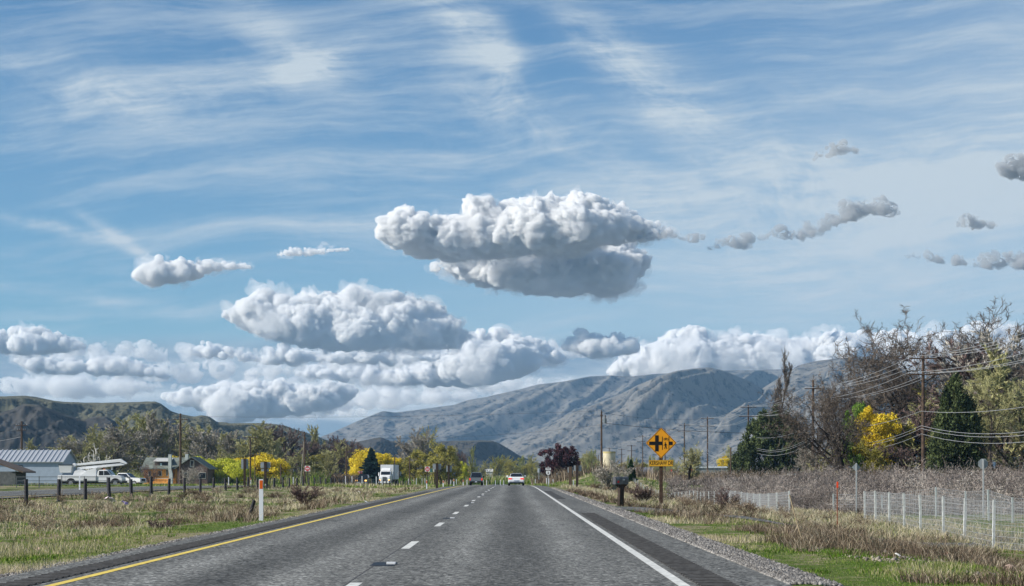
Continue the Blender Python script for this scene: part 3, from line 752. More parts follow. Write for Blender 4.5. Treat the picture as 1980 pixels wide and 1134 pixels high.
o = tree('spruce_tree', 'dark blue green spruce in front of the big yellow willow', 'tree', x, y, None, tr, cr, M_spr, BARKD, z=z, s=(atz(866, y)-z)/9.0)
tr, cr = conifer(6, 5.0, 2.6, 7000, M_con, BARKD, L=.3, W_=.09)
x, y = atx(1220, 230), 230
tree('spruce_tree', 'small dark green spruce behind the mailbox', 'tree', x, y, None, tr, cr, veg_mat('needles_small', (.02, .05, .02), (.05, .09, .03), .5, .4), BARKD, s=(atz(888, y)-g1(x, y))/5.0)
x, y = atx(1081, 330), 330
cr, cen = clumps(33, 7.4, 8.0, .7, 12000, 120, .62, .34, .17, 'oval', (0, 0, .5), .9)
tree('plum_tree', 'purple leaved plum tree right of the vanishing road', 'tree', x, y, None, limbs(cen[:60], 7.0, .22, 3), cr, M_purp, BARKD, s=(atz(859, y)-g1(x, y))/7.0)
# bare tree right of the warning sign
tr, cr, T = bare(71, 5.6, .26, 5000, .45, .05, .3, lv=3, kids=(9, 7, 4), ang=(55, 42, 42), lr=(.72, .55, .5), up=.09, wob=.14, start=.15, trunkfrac=.75)
x, y = atx(1330, 250), 250
tree('bare_tree', 'low spreading leafless tree behind the street name plate', 'tree', x, y, None, tr, cr, M_pop, BARKD, s=(atz(874, y)-g1(x, y))/5.4)

# big evergreen mass right of the pole line: many rounded upright lobes
def evergreen(seed, lobes, cm_, n, L, W_):
    r = np.random.default_rng(seed); Vs = []; Fs = []; b = 0; segs = []
    for (lx, ly, h, w) in lobes:
        k = int(9*h*w/4); t = r.random(k)**.85; a = r.uniform(0, 2*np.pi, k)
        q = w/2*np.sqrt(np.clip(1-(t*1.02)**2.2, 0, 1))*r.uniform(.55, 1.08, k)*np.clip(.55+t*2, 0, 1)
        cen = np.stack([lx+np.cos(a)*q, ly+np.sin(a)*q, .3+t*h*.95], 1); cr_ = r.uniform(.35, .85, k)
        m_ = int(n*h*w*.9); i = r.integers(0, k, m_); off = unit(r.normal(size=(m_, 3)))*(r.random(m_)**.5)[:, None]
        v, f = leaves(cen[i]+off*cr_[i][:, None]*np.array([.85, .85, 1.25]), r, L*1.15, W_*1.2, (0, 0, .8), .6, out=off*.7); Vs.append(v); Fs.append(f+b); b += len(v)
        segs.append([lx*.5, ly*.5, -.2, lx, ly, h*.9, .22, .03])
    return tubes(segs, 6), (np.concatenate(Vs), np.concatenate(Fs))
y = 330; x = atx(1500, y); hh = atz(785, y)-g1(x, y)
tr, cr = evergreen(4, [(-6.6, 0, 4.5, 3.2), (-5.4, -.8, 7.2, 3.6), (-3.8, .3, 10.5, 4.2), (-2.0, -.3, 12.3, 4.4), (0, .2, 12.9, 4.8), (1.8, -.4, 12.0, 4.4), (3.4, .2, 10.8, 4.0), (4.8, 0, 8.4, 3.6)], M_con, 130, .42, .15)
tree('evergreen_tree', 'large dark evergreen with many rounded upright lobes beyond the fence', 'tree', x, y, None, tr, cr, M_con, BARKD, s=hh/13.1)
tr, cr, T = bare(77, 25, .35, 3600, .9, .09, 1.6, lv=3, kids=(14, 7, 4), ang=(20, 16, 20), lr=(.36, .45, .5), up=.30, wob=.05, start=.10)
x, y = atx(1496, 430), 430
tree('poplar_tree', 'tall narrow bare poplar rising behind the large dark evergreen', 'tree', x, y, None, tr, cr, M_twd, BARK, s=(atz(720, y)-g1(x, y))/25.)
# right hand bare trees
def bigbare(label, px, Y, top, base, seed, n=14000, lean=(0, 0), w=1.0, cm_=M_twd, tmm=BARK, L=.55, W_=.045, rmin=.02, **kw):
    a = dict(lv=5, kids=(9, 6, 4, 3, 3), ang=(38, 38, 38, 38, 40), lr=(1.15, .6, .58, .55, .55), up=.015, wob=.13, start=.3, trunkfrac=.46); a.update(kw)
    x = atx(px, Y); z = atz(base, Y); tr, cr, T = bare(seed, 16, .46, int(n*1.0), L*.8, W_*.8, .0, rmin=rmin, tw=1.0, lean=lean, **a)
    h = max(T[:, 2].max(), 1)
    o = tree('bare_tree', label, 'tree', x, Y, None, tr, cr, cm_, tmm, z=z, s=(atz(top, Y)-z)/(h+.3)); o.scale[0] *= w; o.scale[1] *= w
    return o
bigbare('white barked dead tree with bare forked limbs behind the boom of the bucket truck', *WT, 231, n=500, w=.8, cm_=BARKW, tmm=BARKW, kids=(7, 3, 2, 1, 1), rmin=.14)
bigbare('dark bare tree with leaning forked trunk between the evergreen and the yellow leafed tree', 1632, 225, 705, 945, 201, lean=(-.28, 0), w=.95, tmm=BARKD)
bigbare('grey bare tree directly right of the evergreen, around the short rusty pole', 1572, 245, 712, 940, 202, n=12000, w=.75)
bigbare('large bare cottonwood, leftmost of the tall crowns against the sky', 1752, 262, 600, 940, 203, n=13000, lean=(-.22, 0), w=1.1, tmm=BARKD)
bigbare('tallest bare cottonwood against the sky, right of the big utility pole', 1846, 270, 574, 940, 205, n=14000, lean=(.02, 0), w=1.0, tmm=BARKD)
bigbare('bare cottonwood behind the big utility pole', 1795, 285, 610, 940, 207, n=13000, w=.95, tmm=BARKD)
bigbare('bare brown tree cut by the right edge of the view', 1935, 255, 625, 940, 209, n=13000, w=.8)
bigbare('lower bare tree at the right edge, in front of the cottonwoods', 1925, 215, 690, 950, 211, n=13000, w=1.0, cm_=M_pop)
bigbare('bare tree off the right edge of the view', 2010, 230, 640, 945, 213, n=9000, w=1.0)
for i, (px, Y, top, k, w) in enumerate([(1657, 232, 772, 'leafy1', .5), (1694, 228, 780, 'leafy2', .75), (1728, 233, 800, 'leafy0', .8)]):
    put(k, ['bright green leafed tree behind the bare forked tree', 'yellow leafed tree left of the big utility pole', 'dull gold leafed tree close to the big utility pole'][i], px, Y, top, base=935, w=w)
GB = 'olive brown brush trees along the right side'
for i, (px, Y, top) in enumerate([(1655, 250, 850), (1680, 240, 835), (1705, 235, 822), (1735, 240, 815), (1762, 235, 800), (1800, 250, 790), (1890, 235, 760), (1915, 230, 770), (1945, 225, 765), (1975, 225, 740), (1745, 215, 868), (1700, 215, 872), (1880, 240, 700), (1935, 245, 700), (1560, 240, 880), (1590, 235, 885), (1615, 250, 880)]):
    p = put(['cotton0', 'cotton1', 'cotton0', 'cotton3', 'cotton1', 'cotton2'][i % 6], 'olive brown brushy tree in the thicket under the tall bare cottonwoods', px, Y, top, base=945, w=1.35, group=GB)
y = 205; x = atx(1848, y); z = atz(948, y)
tr, cr = evergreen(9, [(0, 0, 12.4, 4.6), (-1.3, -.3, 8.6, 3.2), (1.4, .2, 9.8, 3.4), (-.6, .6, 10.9, 3.4), (1.9, -.5, 5.5, 2.6), (-2.1, 0, 5.2, 2.4)], M_con, 150, .34, .11)
tree('pine_tree', 'dark green upright conifer right of the big utility pole', 'tree', x, y, None, tr, cr, M_con, BARKD, z=z, s=(atz(722, y)-z)/12.6)

# ------------------------------------------------------------------ turn pocket, side details of the road
def poly_sheet(name, pts, dz, m, parent=None, kind=None):
    V_ = [(x, y, float(prof(y))+dz) for x, y in pts]
    return tag(mesh_np(name, V_, np.array([list(range(len(pts)))]), m, parent), kind=kind)
for i in range(8):
    ya = [205, 225, 245, 265, 290, 315, 340, 370, 400][i:i+2]; xa = np.interp(ya, [205, 255, 400], [-6.1, -9.4, -9.4])
    poly_sheet('turn_lane', [(xa[0], ya[0]), (-6.1, ya[0]), (-6.1, ya[1]), (xa[1], ya[1])] if i else [(-6.1, 205), (-6.1, 225), (xa[1], 225)], .003, AS2, road)

# ------------------------------------------------------------------ vehicles
glass = mat('dark_glass', (.012, .015, .02), .12, spec=.6)
rubber = mat('rubber', (.012, .012, .012), .9)
alloy = mat('alloy', (.35, .35, .36), .4, .7)
chrome = mat('chrome', (.55, .55, .56), .25, .9)
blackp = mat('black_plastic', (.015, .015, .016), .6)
tailm = mat('tail_light', (.55, .02, .015), .3, emit=(1.0, .05, .02, .5))
amber = mat('lit_headlamp', (.9, .5, .15), .3, emit=(1, .55, .16, 1.6))
lens = mat('clear_lens', (.6, .62, .65), .2)
def wheel(p, x, y, r=.36, w=.24):
    b = MB(); b.tube((x-w/2, y, r), (x+w/2, y, r), r, n=20); t = b.build('wheel', rubber, p, bevel=.02)
    s_ = 1 if x > 0 else -1
    c = MB(); c.tube((x+s_*(w/2-.02), y, r), (x+s_*(w/2+.015), y, r), r*.6, n=16); c.build('rim', alloy, t)
    return t
def vlights(p, W_, y, z, h, w, m, name, sgn):
    for s_ in (-1, 1):
        b = MB(); x1 = s_*(W_/2-.02); x0 = s_*(W_/2-w); b.box(min(x0, x1), max(x0, x1), y-.03*1, y+.03, z, z+h); b.build(name, m, p, bevel=.015)
def mirrors(p, W_, y, z, m):
    for s_ in (-1, 1):
        b = MB(); x0, x1 = sorted((s_*(W_/2-.02), s_*(W_/2+.24))); b.box(x0, x1, y-.06, y+.08, z, z+.22); b.build('mirror', m, p, bevel=.03)
def sedan(label, x, y, rz, paint, group=None):
    t = thing('sedan_car', label, 'car', (x, y, g1(x, y)+(.0)), rz)
    W_, L = 1.80, 4.7; b = MB()
    b.prism([(-2.35, .42), (-2.33, .80), (-2.20, 1.02), (-1.55, 1.06), (.75, 1.00), (1.9, .86), (2.28, .72), (2.34, .40), (2.2, .26), (-2.2, .26)], -W_/2, W_/2, 'x')
    b.build('body', paint, t, bevel=.09, smooth=False)
    c = MB(); c.fr((-.80, .80, -1.75, .95, .98), (-.58, .58, -.98, .25, 1.45)); c.build('roof', paint, t, bevel=.06)
    g = MB(); g.add([(-.70, -1.66, 1.07), (.70, -1.66, 1.07), (.54, -1.09, 1.41), (-.54, -1.09, 1.41)], [(0, 1, 2, 3)])
    g.v = [(a, q-.035, r+.02) for a, q, r in g.v]; g.build('rear_window', glass, t)
    g = MB(); g.add([(-.70, .90, 1.05), (.70, .90, 1.05), (.54, .36, 1.40), (-.54, .36, 1.40)], [(0, 1, 2, 3)]); g.v = [(a, q+.035, r+.02) for a, q, r in g.v]; g.build('windshield', glass, t)
    for s_ in (-1, 1):
        g = MB(); g.add([(s_*.83, -1.4, 1.06), (s_*.83, .7, 1.06), (s_*.64, .2, 1.38), (s_*.64, -.9, 1.38)], [(0, 1, 2, 3)]); g.build('side_window', glass, t)
    for yy_ in (-1.42, 1.42):
        for s_ in (-1, 1): wheel(t, s_*.80, yy_, .33, .22)
    vlights(t, W_, -2.30, .74, .17, .42, tailm, 'tail_light', -1); vlights(t, W_, 2.27, .60, .15, .38, lens, 'headlight', 1)
    g = MB(); g.box(-.82, .82, -2.38, -2.2, .26, .42); g.build('rear_valance', blackp, t, bevel=.03)
    g = MB(); g.box(-.26, .26, -2.375, -2.33, .56, .70); g.build('license_plate', mat('plate', (.5, .55, .65), .5), t)
    mirrors(t, W_, .45, .98, paint)
    return t
def pickup(label, x, y, rz, paint, lights=False, H=1.88, kind='pickup truck', name='pickup_truck', grille=chrome):
    t = thing(name, label, kind, (x, y, g1(x, y)), rz); W_ = 1.98
    b = MB(); b.prism([(-2.85, .62), (-2.85, 1.22), (-.60, 1.22), (-.60, 1.24), (1.10, 1.24), (2.65, 1.14), (2.82, 1.0), (2.82, .58), (2.2, .52), (-2.2, .52)], -W_/2, W_/2, 'x')
    b.build('body', paint, t, bevel=.06)
    c = MB(); c.fr((-.90, .90, -1.15, 1.25, 1.2), (-.72, .72, -.90, .45, H)); c.build('cab', paint, t, bevel=.07)
    g = MB(); g.add([(-.78, -1.13, 1.28), (.78, -1.13, 1.28), (.66, -.95, H-.08), (-.66, -.95, H-.08)], [(0, 1, 2, 3)]); g.v = [(a, q-.02, r) for a, q, r in g.v]; g.build('rear_window', glass, t)
    g = MB(); g.add([(-.82, 1.20, 1.25), (.82, 1.20, 1.25), (.68, .50, H-.06), (-.68, .50, H-.06)], [(0, 1, 2, 3)]); g.v = [(a, q+.04, r+.01) for a, q, r in g.v]; g.build('windshield', glass, t)
    for s_ in (-1, 1):
        g = MB(); g.add([(s_*.915, -1.0, 1.26), (s_*.915, 1.0, 1.26), (s_*.76, .45, H-.1), (s_*.76, -.82, H-.1)], [(0, 1, 2, 3)]); g.build('side_window', glass, t)
    g = MB(); g.box(-.76, .76, -2.89, -2.84, .70, 1.18); g.build('tailgate', paint, t, bevel=.02)
    g = MB(); g.box(-.9, .9, -2.98, -2.80, .48, .66); g.build('rear_bumper', blackp, t, bevel=.03)
    g = MB(); g.box(-.16, .16, -3.0, -2.975, .52, .65); g.build('license_plate', mat('plate', (.5, .55, .65), .5), t)
    g = MB(); g.box(-.98, .98, 2.72, 2.95, .46, .68); g.build('front_bumper', grille, t, bevel=.04)
    g = MB(); g.box(-.55, .55, 2.78, 2.86, .70, 1.06); g.build('grille', blackp, t, bevel=.02)
    vlights(t, W_, -2.84, .80, .34, .20, tailm, 'tail_light', -1); vlights(t, W_, 2.80, .78, .24, .36, amber if lights else lens, 'headlight', 1)
    for yy_ in (-1.75, 1.85):
        for s_ in (-1, 1): wheel(t, s_*.86, yy_, .41, .28)
    mirrors(t, W_, .85, 1.2, blackp)
    return t
wpaint = mat('white_paint', (.78, .79, .80), .3, coat=.4); gpaint = mat('grey_paint', (.22, .25, .27), .3, .4, coat=.4); kpaint = mat('black_paintwork', (.012, .013, .016), .25, coat=.5)
sedan('white sedan in the right lane straight ahead, seen from behind', atx(998, 205), 205, 0, wpaint)
pickup('grey pickup truck with lit tail lights in the left turn pocket', atx(921, 268), 268, 0, gpaint, H=2.0)
pickup('dark pickup truck coming toward us on the opposite road, headlights on', atx(703, 308), 308, math.pi-.07, kpaint, True, H=1.95)
pickup('small white pickup coming toward us on the opposite road, farthest oncoming one', atx(803, 470), 470, math.pi-.07, wpaint, True)

def semi(label, px, Y, rz, cabm, boxm, boxlen=9.0, z=None, s=1):
    x = atx(px, Y); t = thing('box_truck' if boxlen < 10 else 'semi_truck', label, 'truck', (x, Y, g1(x, Y) if z is None else z), rz); W_ = 2.45
    b = MB(); b.prism([(3.0, .95), (3.0, 1.45), (2.9, 1.75), (1.55, 1.95), (1.2, 2.75), (-.6, 2.85), (-.6, .75), (2.6, .75)], -1.05, 1.05, 'x'); b.build('cab', cabm, t, bevel=.09)
    g = MB(); g.add([(-.88, 1.53, 2.02), (.88, 1.53, 2.02), (.86, 1.27, 2.66), (-.86, 1.27, 2.66)], [(0, 1, 2, 3)]); g.v = [(a, q+.03, r) for a, q, r in g.v]; g.build('windshield', glass, t)
    for s_ in (-1, 1):
        g = MB(); g.add([(s_*1.06, .1, 2.0), (s_*1.06, 1.3, 1.95), (s_*1.06, 1.05, 2.6), (s_*1.06, .1, 2.6)], [(0, 1, 2, 3)]); g.build('side_window', glass, t)
        g = MB(); x0, x1 = sorted((s_*.58, s_*1.12)); g.box(x0, x1, 1.3, 2.95, .55, 1.15); g.build('fender', cabm, t, bevel=.12)
        g = MB(); x0, x1 = sorted((s_*.74, s_*1.02)); g.box(x0, x1, 2.93, 3.03, .92, 1.16); g.build('headlight', amber, t, bevel=.03)
        g = MB(); x0, x1 = sorted((s_*1.2, s_*1.42)); g.box(x0, x1, 1.1, 1.2, 1.8, 2.5); g.build('mirror', wpaint, t, bevel=.03)
    g = MB(); g.box(-.42, .42, 2.97, 3.06, .85, 1.65); gr = g.build('grille', blackp, t, bevel=.03)
    g = MB()
    for i in range(5): g.box(-.38+i*.17, -.34+i*.17+.02, 3.06, 3.075, .9, 1.6)
    g.build('grille_bars', chrome, gr)
    g = MB(); g.box(-1.15, 1.15, 2.95, 3.2, .45, .8); g.build('bumper', cabm, t, bevel=.05)
    g = MB(); g.box(-1.26, 1.26, -1.0-boxlen, -1.0, 1.15, 4.0); bx = g.build('cargo_box', boxm, t, bevel=.03)
    g = MB(); g.box(-1.29, 1.29, -2.9, -2.6, 1.2, 3.9); g.build('dark_stripe', mat('stripe', (.08, .05, .06), .5), bx)
    g = MB(); g.box(-.5, .5, -.9-boxlen, 1.8, .6, 1.1); g.build('chassis', blackp, t)
    g = MB(); g.prism([(.9, 2.8), (-.6, 2.85), (-.6, 3.4), (.2, 3.3)], -.9, .9, 'x'); g.build('wind_deflector', cabm, t, bevel=.08)
    for yy_ in (2.05, -boxlen+1.4-1, -boxlen+.3-1):
        for s_ in (-1, 1): wheel(t, s_*1.0, yy_, .5, .3)
    return t
semi('white box truck with lit headlamps coming toward us on the opposite road', 747, 345, math.pi-.05, wpaint, mat('box_white', (.62, .64, .66), .5, var=.06, scale=1), 9.0)
semi('tiny blue cabbed truck with white trailer at the far end of the road', 1016, 1000, math.pi+.45, mat('blue_paint', (.02, .09, .45), .35), mat('box_white2', (.66, .70, .74), .5), 13, z=atz(929, 1000))

# bucket truck, seen from its right hand side
def bucket_truck():
    Y = 245; x = atx(183, Y); t = thing('bucket_truck', 'white utility bucket truck with its long boom folded over the cab', 'bucket truck', (x, Y, g1(x, Y)-.1), -math.pi/2)
    wp = wpaint    # +y local = to the right in the picture
    b = MB(); b.prism([(-4.9, .75), (-4.9, 1.62), (.5, 1.62), (.5, .75)], -1.15, 1.15, 'x'); b.build('service_body', wp, t, bevel=.05)
    for i in range(5):
        d = MB(); d.box(-1.17 if 0 else 1.15, 1.165, -4.7+i*1.04, -3.75+i*1.04, .85 if i != 2 else 1.25, 1.52); d.build('locker_door', mat('white_panel', (.66, .67, .68), .4), t, bevel=.005)
    b = MB(); b.prism([(.55, .8), (.55, 1.5), (.7, 2.35), (1.95, 2.4), (2.6, 1.65), (3.95, 1.5), (4.15, 1.2), (4.15, .62), (.8, .6)], -1.05, 1.05, 'x'); b.build('cab', wp, t, bevel=.1)
    for s_ in (1, -1):
        g = MB(); g.add([(s_*1.065, .85, 1.62), (s_*1.065, 1.45, 1.62), (s_*1.065, 1.45, 2.22), (s_*1.065, .85, 2.22)], [(0, 1, 2, 3)]); g.build('side_window', glass, t)
        g = MB(); g.add([(s_*1.066, 1.55, 1.62), (s_*1.066, 2.45, 1.66), (s_*1.066, 1.98, 2.22), (s_*1.066, 1.55, 2.22)], [(0, 1, 2, 3)]); g.build('side_window', glass, t)
        for yy_ in (-3.05, 3.15):
            g = MB(); g.tube((s_*1.155, yy_, .55), (s_*1.175, yy_, .55), .66, n=20); g.build('wheel_arch', blackp, t)
            wheel(t, s_*1.05, yy_, .5, .34)
    g = MB(); g.add([(-.92, 2.05, 2.34), (.92, 2.05, 2.34), (.92, 2.62, 1.70), (-.92, 2.62, 1.70)], [(0, 1, 2, 3)]); g.v = [(a, q+.04, r+.03) for a, q, r in g.v]; g.build('windshield', glass, t)
    g = MB(); g.box(-.5, .5, -4.6, 3.6, .45, .75); g.build('chassis', blackp, t)
    g = MB(); g.box(-1.1, 1.1, 4.1, 4.35, .5, .85); g.build('bumper', blackp, t, bevel=.03)
    # turret, sloping lower boom, upper boom, elbow, bucket
    b = MB(); b.prism([(-2.9, 1.6), (-2.7, 2.2), (-1.9, 2.45), (-1.0, 2.2), (-.6, 1.6)], -.55, .55, 'x'); b.build('turret', mat('white_panel', (.66, .67, .68), .4), t, bevel=.06)
    b = MB(); b.prism([(-1.9, 1.62), (-.7, 2.35), (.45, 2.62), (.45, 1.62)], .2, .95, 'x'); b.build('boom_rest', wp, t, bevel=.05)
    b = MB(); b.prism([(-2.5, 2.35), (-2.4, 2.75), (3.6, 3.30), (4.3, 3.05), (3.4, 2.92)], -.25, .25, 'x'); b.build('lower_boom', wp, t, bevel=.04)
    b = MB(); b.prism([(-2.6, 2.92), (-2.55, 3.22), (3.7, 3.92), (4.6, 3.30), (4.45, 3.12), (3.5, 3.42)], -.22, .22, 'x'); b.build('upper_boom', wp, t, bevel=.04)
    b = MB(); b.prism([(-2.4, 2.79), (-2.4, 2.88), (3.55, 3.44), (3.55, 3.33)], -.23, .27, 'x'); b.build('boom_gap_shade', blackp, t)  # added black strip, painting shade into the gap between the booms
    b = MB(); b.tube((-.3, -2.8, 3.05), (.3, -2.8, 3.05), .26, n=14); b.build('boom_knuckle', wp, t, bevel=.03)
    b = MB(); b.fr((-.45, .55, -4.75, -3.15, 1.95), (-.55, .65, -4.9, -3.0, 3.05)); bk = b.build('bucket', mat('bucket_shell', (.62, .64, .64), .5), t, bevel=.06)
    b = MB(); b.box(-.6, .7, -4.95, -2.95, 3.03, 3.10); b.build('bucket_rim', blackp, bk, bevel=.02)
    b = MB(); b.box(-.1, .1, 2.35, 2.5, 2.4, 3.0); b.build('boom_support', wp, t)
    b = MB(); b.box(.3, .5, 1.3, 1.6, 2.4, 2.5); b.build('beacon', mat('beacon', (.7, .2, .03), .4), t)
    return t
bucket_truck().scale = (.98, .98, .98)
pickup('white pickup with red tail light parked beyond the nose of the bucket truck', atx(243, 262), 262, -math.pi/2-.25, wpaint, H=1.9)

# ------------------------------------------------------------------ buildings
def barn():
    Y = 285; t = thing('metal_barn', 'white metal barn with a ribbed roof behind the bucket truck', 'barn', (0, Y, 0))
    x1 = atx(124, Y); x0 = x1-22; zb = g1(x1, Y)-.3; ze = atz(893, Y); zr = atz(871, Y); d = 9
    wall = mat('barn_siding', (.34, .41, .50), .6, var=.05, scale=2)
    b = MB(); b.box(x0, x1-.3, 0, d, zb, ze); b.prism([(0, ze), (d, ze), (d/2, zr-.05)], x0, x1-.3, 'x'); b.build('wall', wall, t)
    m = bpy.data.materials.new('barn_roof'); m.use_nodes = True; N = NT(m.node_tree); bs = m.node_tree.nodes['Principled BSDF']
    bs.inputs['Base Color'].default_value = (.50, .52, .54, 1); bs.inputs['Roughness'].default_value = .38; bs.inputs['Metallic'].default_value = .35
    b = MB()
    for sgn, ya, yb in ((1, -.35, d/2), (-1, d+.35, d/2)):
        b.add([(x0, ya, ze-.12), (x1, ya, ze-.12), (x1-2.6*(0), yb, zr), (x0, yb, zr), (x0, ya, ze-.04), (x1, ya, ze-.04), (x1, yb, zr+.08), (x0, yb, zr+.08)],
              [(0, 1, 2, 3), (4, 5, 6, 7), (0, 1, 5, 4), (1, 2, 6, 5), (2, 3, 7, 6), (3, 0, 4, 7)])
    rf = b.build('roof', m, t)
    b = MB(); n = 30
    for i in range(n+1):
        xx = x0+(x1-x0)*i/n-.06
        b.add([(xx-.09, -.36, ze-.03), (xx+.09, -.36, ze-.03), (xx+.09, d/2, zr+.09), (xx-.09, d/2, zr+.09), (xx-.05, -.36, ze+.09), (xx+.05, -.36, ze+.09), (xx+.05, d/2, zr+.2), (xx-.05, d/2, zr+.2)],
              [(0, 1, 5, 4), (4, 5, 6, 7), (1, 2, 6, 5), (3, 0, 4, 7)])
    b.build('roof_ribs', mat('rib_metal', (.62, .63, .66), .4, .3), rf)
    b = MB(); b.box(atx(31, Y), atx(43, Y), -.05, .02, zb, atz(902, Y)); dr = b.build('door', mat('barn_door', (.30, .38, .40), .6), t)
    b = MB()
    for a in (atx(30.2, Y), atx(43, Y)): b.box(a, a+.07, -.08, 0, zb, atz(901, Y))
    b.box(atx(30.2, Y), atx(43.8, Y), -.08, 0, atz(901, Y), atz(900, Y)); b.build('door_frame', mat('dark_frame', (.06, .06, .06), .7), dr)
barn()
def shed():
    Y = 185; t = thing('shed', 'small brown roofed shed in front of the left end of the white barn', 'shed', (0, Y, 0))
    xr = atx(30, Y); x0 = xr-6; zb = g1(xr, Y)-.2; ze = atz(914, Y)
    b = MB(); b.box(x0, xr, 0, 4, zb, ze+.1); b.build('wall', mat('shed_wall', (.12, .13, .13), .9, var=.2, scale=3), t)
    b = MB(); zr = atz(893, Y); xe = atx(47, Y)
    b.prism([(xe, ze-.05), (xe, ze+.1), (x0+3, zr+.35), (x0+3, zr+.2)], -.5, 4.5, 'y'); b.prism([(x0-.9, ze-.05), (x0-.9, ze+.1), (x0+3, zr+.35), (x0+3, zr+.2)], -.5, 4.5, 'y')
    b.build('roof', mat('shed_roof', (.13, .10, .08), .9, var=.2, scale=4), t)
    b = MB(); b.box(x0+2.6, x0+3.4, -.03, 0, zb, zb+1.6); b.build('door', mat('dark_frame', (.06, .06, .06), .7), t)
shed()
def house():
    Y = 375; s_ = F/Y; X = lambda p: atx(p, Y); Z = lambda p: atz(p, Y)
    t = thing('old_house', 'old brown gabled farmhouse with orange porch wall, dormer and pale chimney', 'house', (0, Y, 0)); zb = Z(937)
    orange = mat('house_orange', (.80, .34, .08), .8, var=.25, scale=1.5); brown = mat('house_brown', (.12, .085, .075), .9, var=.3, scale=2.5); mossy = mat('house_roof', (.15, .17, .15), .9, var=.3, scale=1.2)
    # main gable block at right: gable faces the viewer; eaves 345..404, peak 371
    xl, xr, xp = X(343), X(401), X(371); ze, zp = Z(905), Z(886)
    b = MB(); b.prism([(xl, zb), (xr, zb), (xr, ze), (xp, zp), (xl, ze)], 0, 9, 'y'); b.build('gable_wall', brown, t)
    # left wing: long wall facing the viewer with low eave
    wl = X(276); zw = Z(906)
    b = MB(); b.box(wl, xl-.01, 1.2, 8, zb, zw); b.build('porch_wall', orange, t)
    b = MB(); ov = .5
    for a, c in (((xr+.6, ze-.35), (xp, zp+.12)), ((xl-.6, ze-.35), (xp, zp+.12))):
        b.prism([a, (a[0], a[1]+.16), (c[0], c[1]+.16), c], -.6, 9.3, 'y')
    b.prism([(.3, zw-.2), (.3, zw), (5.2, Z(886)+.15), (5.2, Z(886))], wl-.4, xp-.2, 'x'); b.prism([(9.3, zw-.2), (9.3, zw), (5.2, Z(886)+.15), (5.2, Z(886))], wl-.4, xp-.2, 'x')
    rf = b.build('roof', mossy, t)
    # dormer with a pale shed roof
    b = MB(); b.box(X(296), X(324), 1.6, 4.5, Z(903), Z(893)); dm = b.build('dormer', mat('dormer_wall', (.10, .08, .07), .9), t)
    b = MB(); b.prism([(1.2, Z(893)), (1.2, Z(892)), (5.1, Z(885.5)), (5.1, Z(886.5))], X(294), X(327), 'x'); b.build('dormer_roof', mat('dormer_roof', (.50, .50, .48), .6), dm)
    b = MB(); b.box(X(307), X(310), 1.54, 1.6, Z(901), Z(896)); b.build('pane', mat('pane_pale', (.45, .6, .62), .3), dm)
    b = MB(); b.box(X(311), X(322), 1.55, 1.6, Z(902.5), Z(894)); b.build('pane', glass, dm)
    # chimneys
    st = mat('chimney_paint', (.46, .50, .48), .8, var=.12, scale=2)
    b = MB(); b.box(X(325.5), X(331.5), -.2, .7, Z(908), Z(879)); b.prism([(X(325.5), Z(908)), (X(331.5), Z(908)), (X(334), Z(917)), (X(334), zb), (X(327), zb), (X(327), Z(917))], -.2, .9, 'y'); b.build('chimney', st, t, bevel=.03)
    b = MB(); b.box(X(351), X(357), 4, 4.6, Z(890), Z(878)); b.build('chimney', st, t, bevel=.03)
    # windows of gable and wing
    fm = mat('window_frame', (.60, .58, .52), .7)
    def win(px0, px1, py0, py1, y, fr=.13, nm='window'):
        b = MB(); b.box(X(px0), X(px1), y-.07, y+.02, Z(py1), Z(py0)); f = b.build(nm, fm, t)
        b = MB(); b.box(X(px0)+fr, X(px1)-fr, y-.09, y-.02, Z(py1)+fr, Z(py0)-fr); b.build('pane', glass, f)
    win(367.5, 375.5, 890.5, 903, 0); win(356, 363, 914, 932, 0, .1, 'door'); win(383, 398, 914, 926, 0, .08); win(304, 311, 911, 921, 1.2, .1)
    win(284, 290, 912, 922, 1.2, .1); win(319, 323, 908, 921, 1.2, .08)
    b = MB(); b.box(X(339), X(340.5), .2, .4, zb, zw); b.box(X(336), X(337.5), .3, .5, zb, Z(924)); b.build('porch_post', mat('post_orange', (.60, .32, .08), .8), t)
    b = MB(); b.box(X(276), X(325), .0, .1, Z(926), Z(925)); b.box(X(276), X(276.8), 0, .1, zb, Z(924)); b.build('porch_rail', fm, t)
house()
def tank():
    Y = 430; x = atx(1178, Y); zb = g1(x, Y)-.3; t = thing('storage_tank', 'pale cream cylindrical storage tank behind the pole line', 'tank', (x, Y, zb)); zt = atz(873.5, Y)-zb; r = 12/F*Y
    b = MB(); b.tube((0, 0, 0), (0, 0, zt-.3), r, n=40); o = b.build('tank_wall', mat('tank_wall', (.56, .50, .36), .7, var=.10, scale=.8), t)
    b = MB(); b.tube((0, 0, zt-.45), (0, 0, zt), r*1.02, n=40); b.build('rim', mat('tank_rim', (.45, .38, .18), .7), t)
tank()
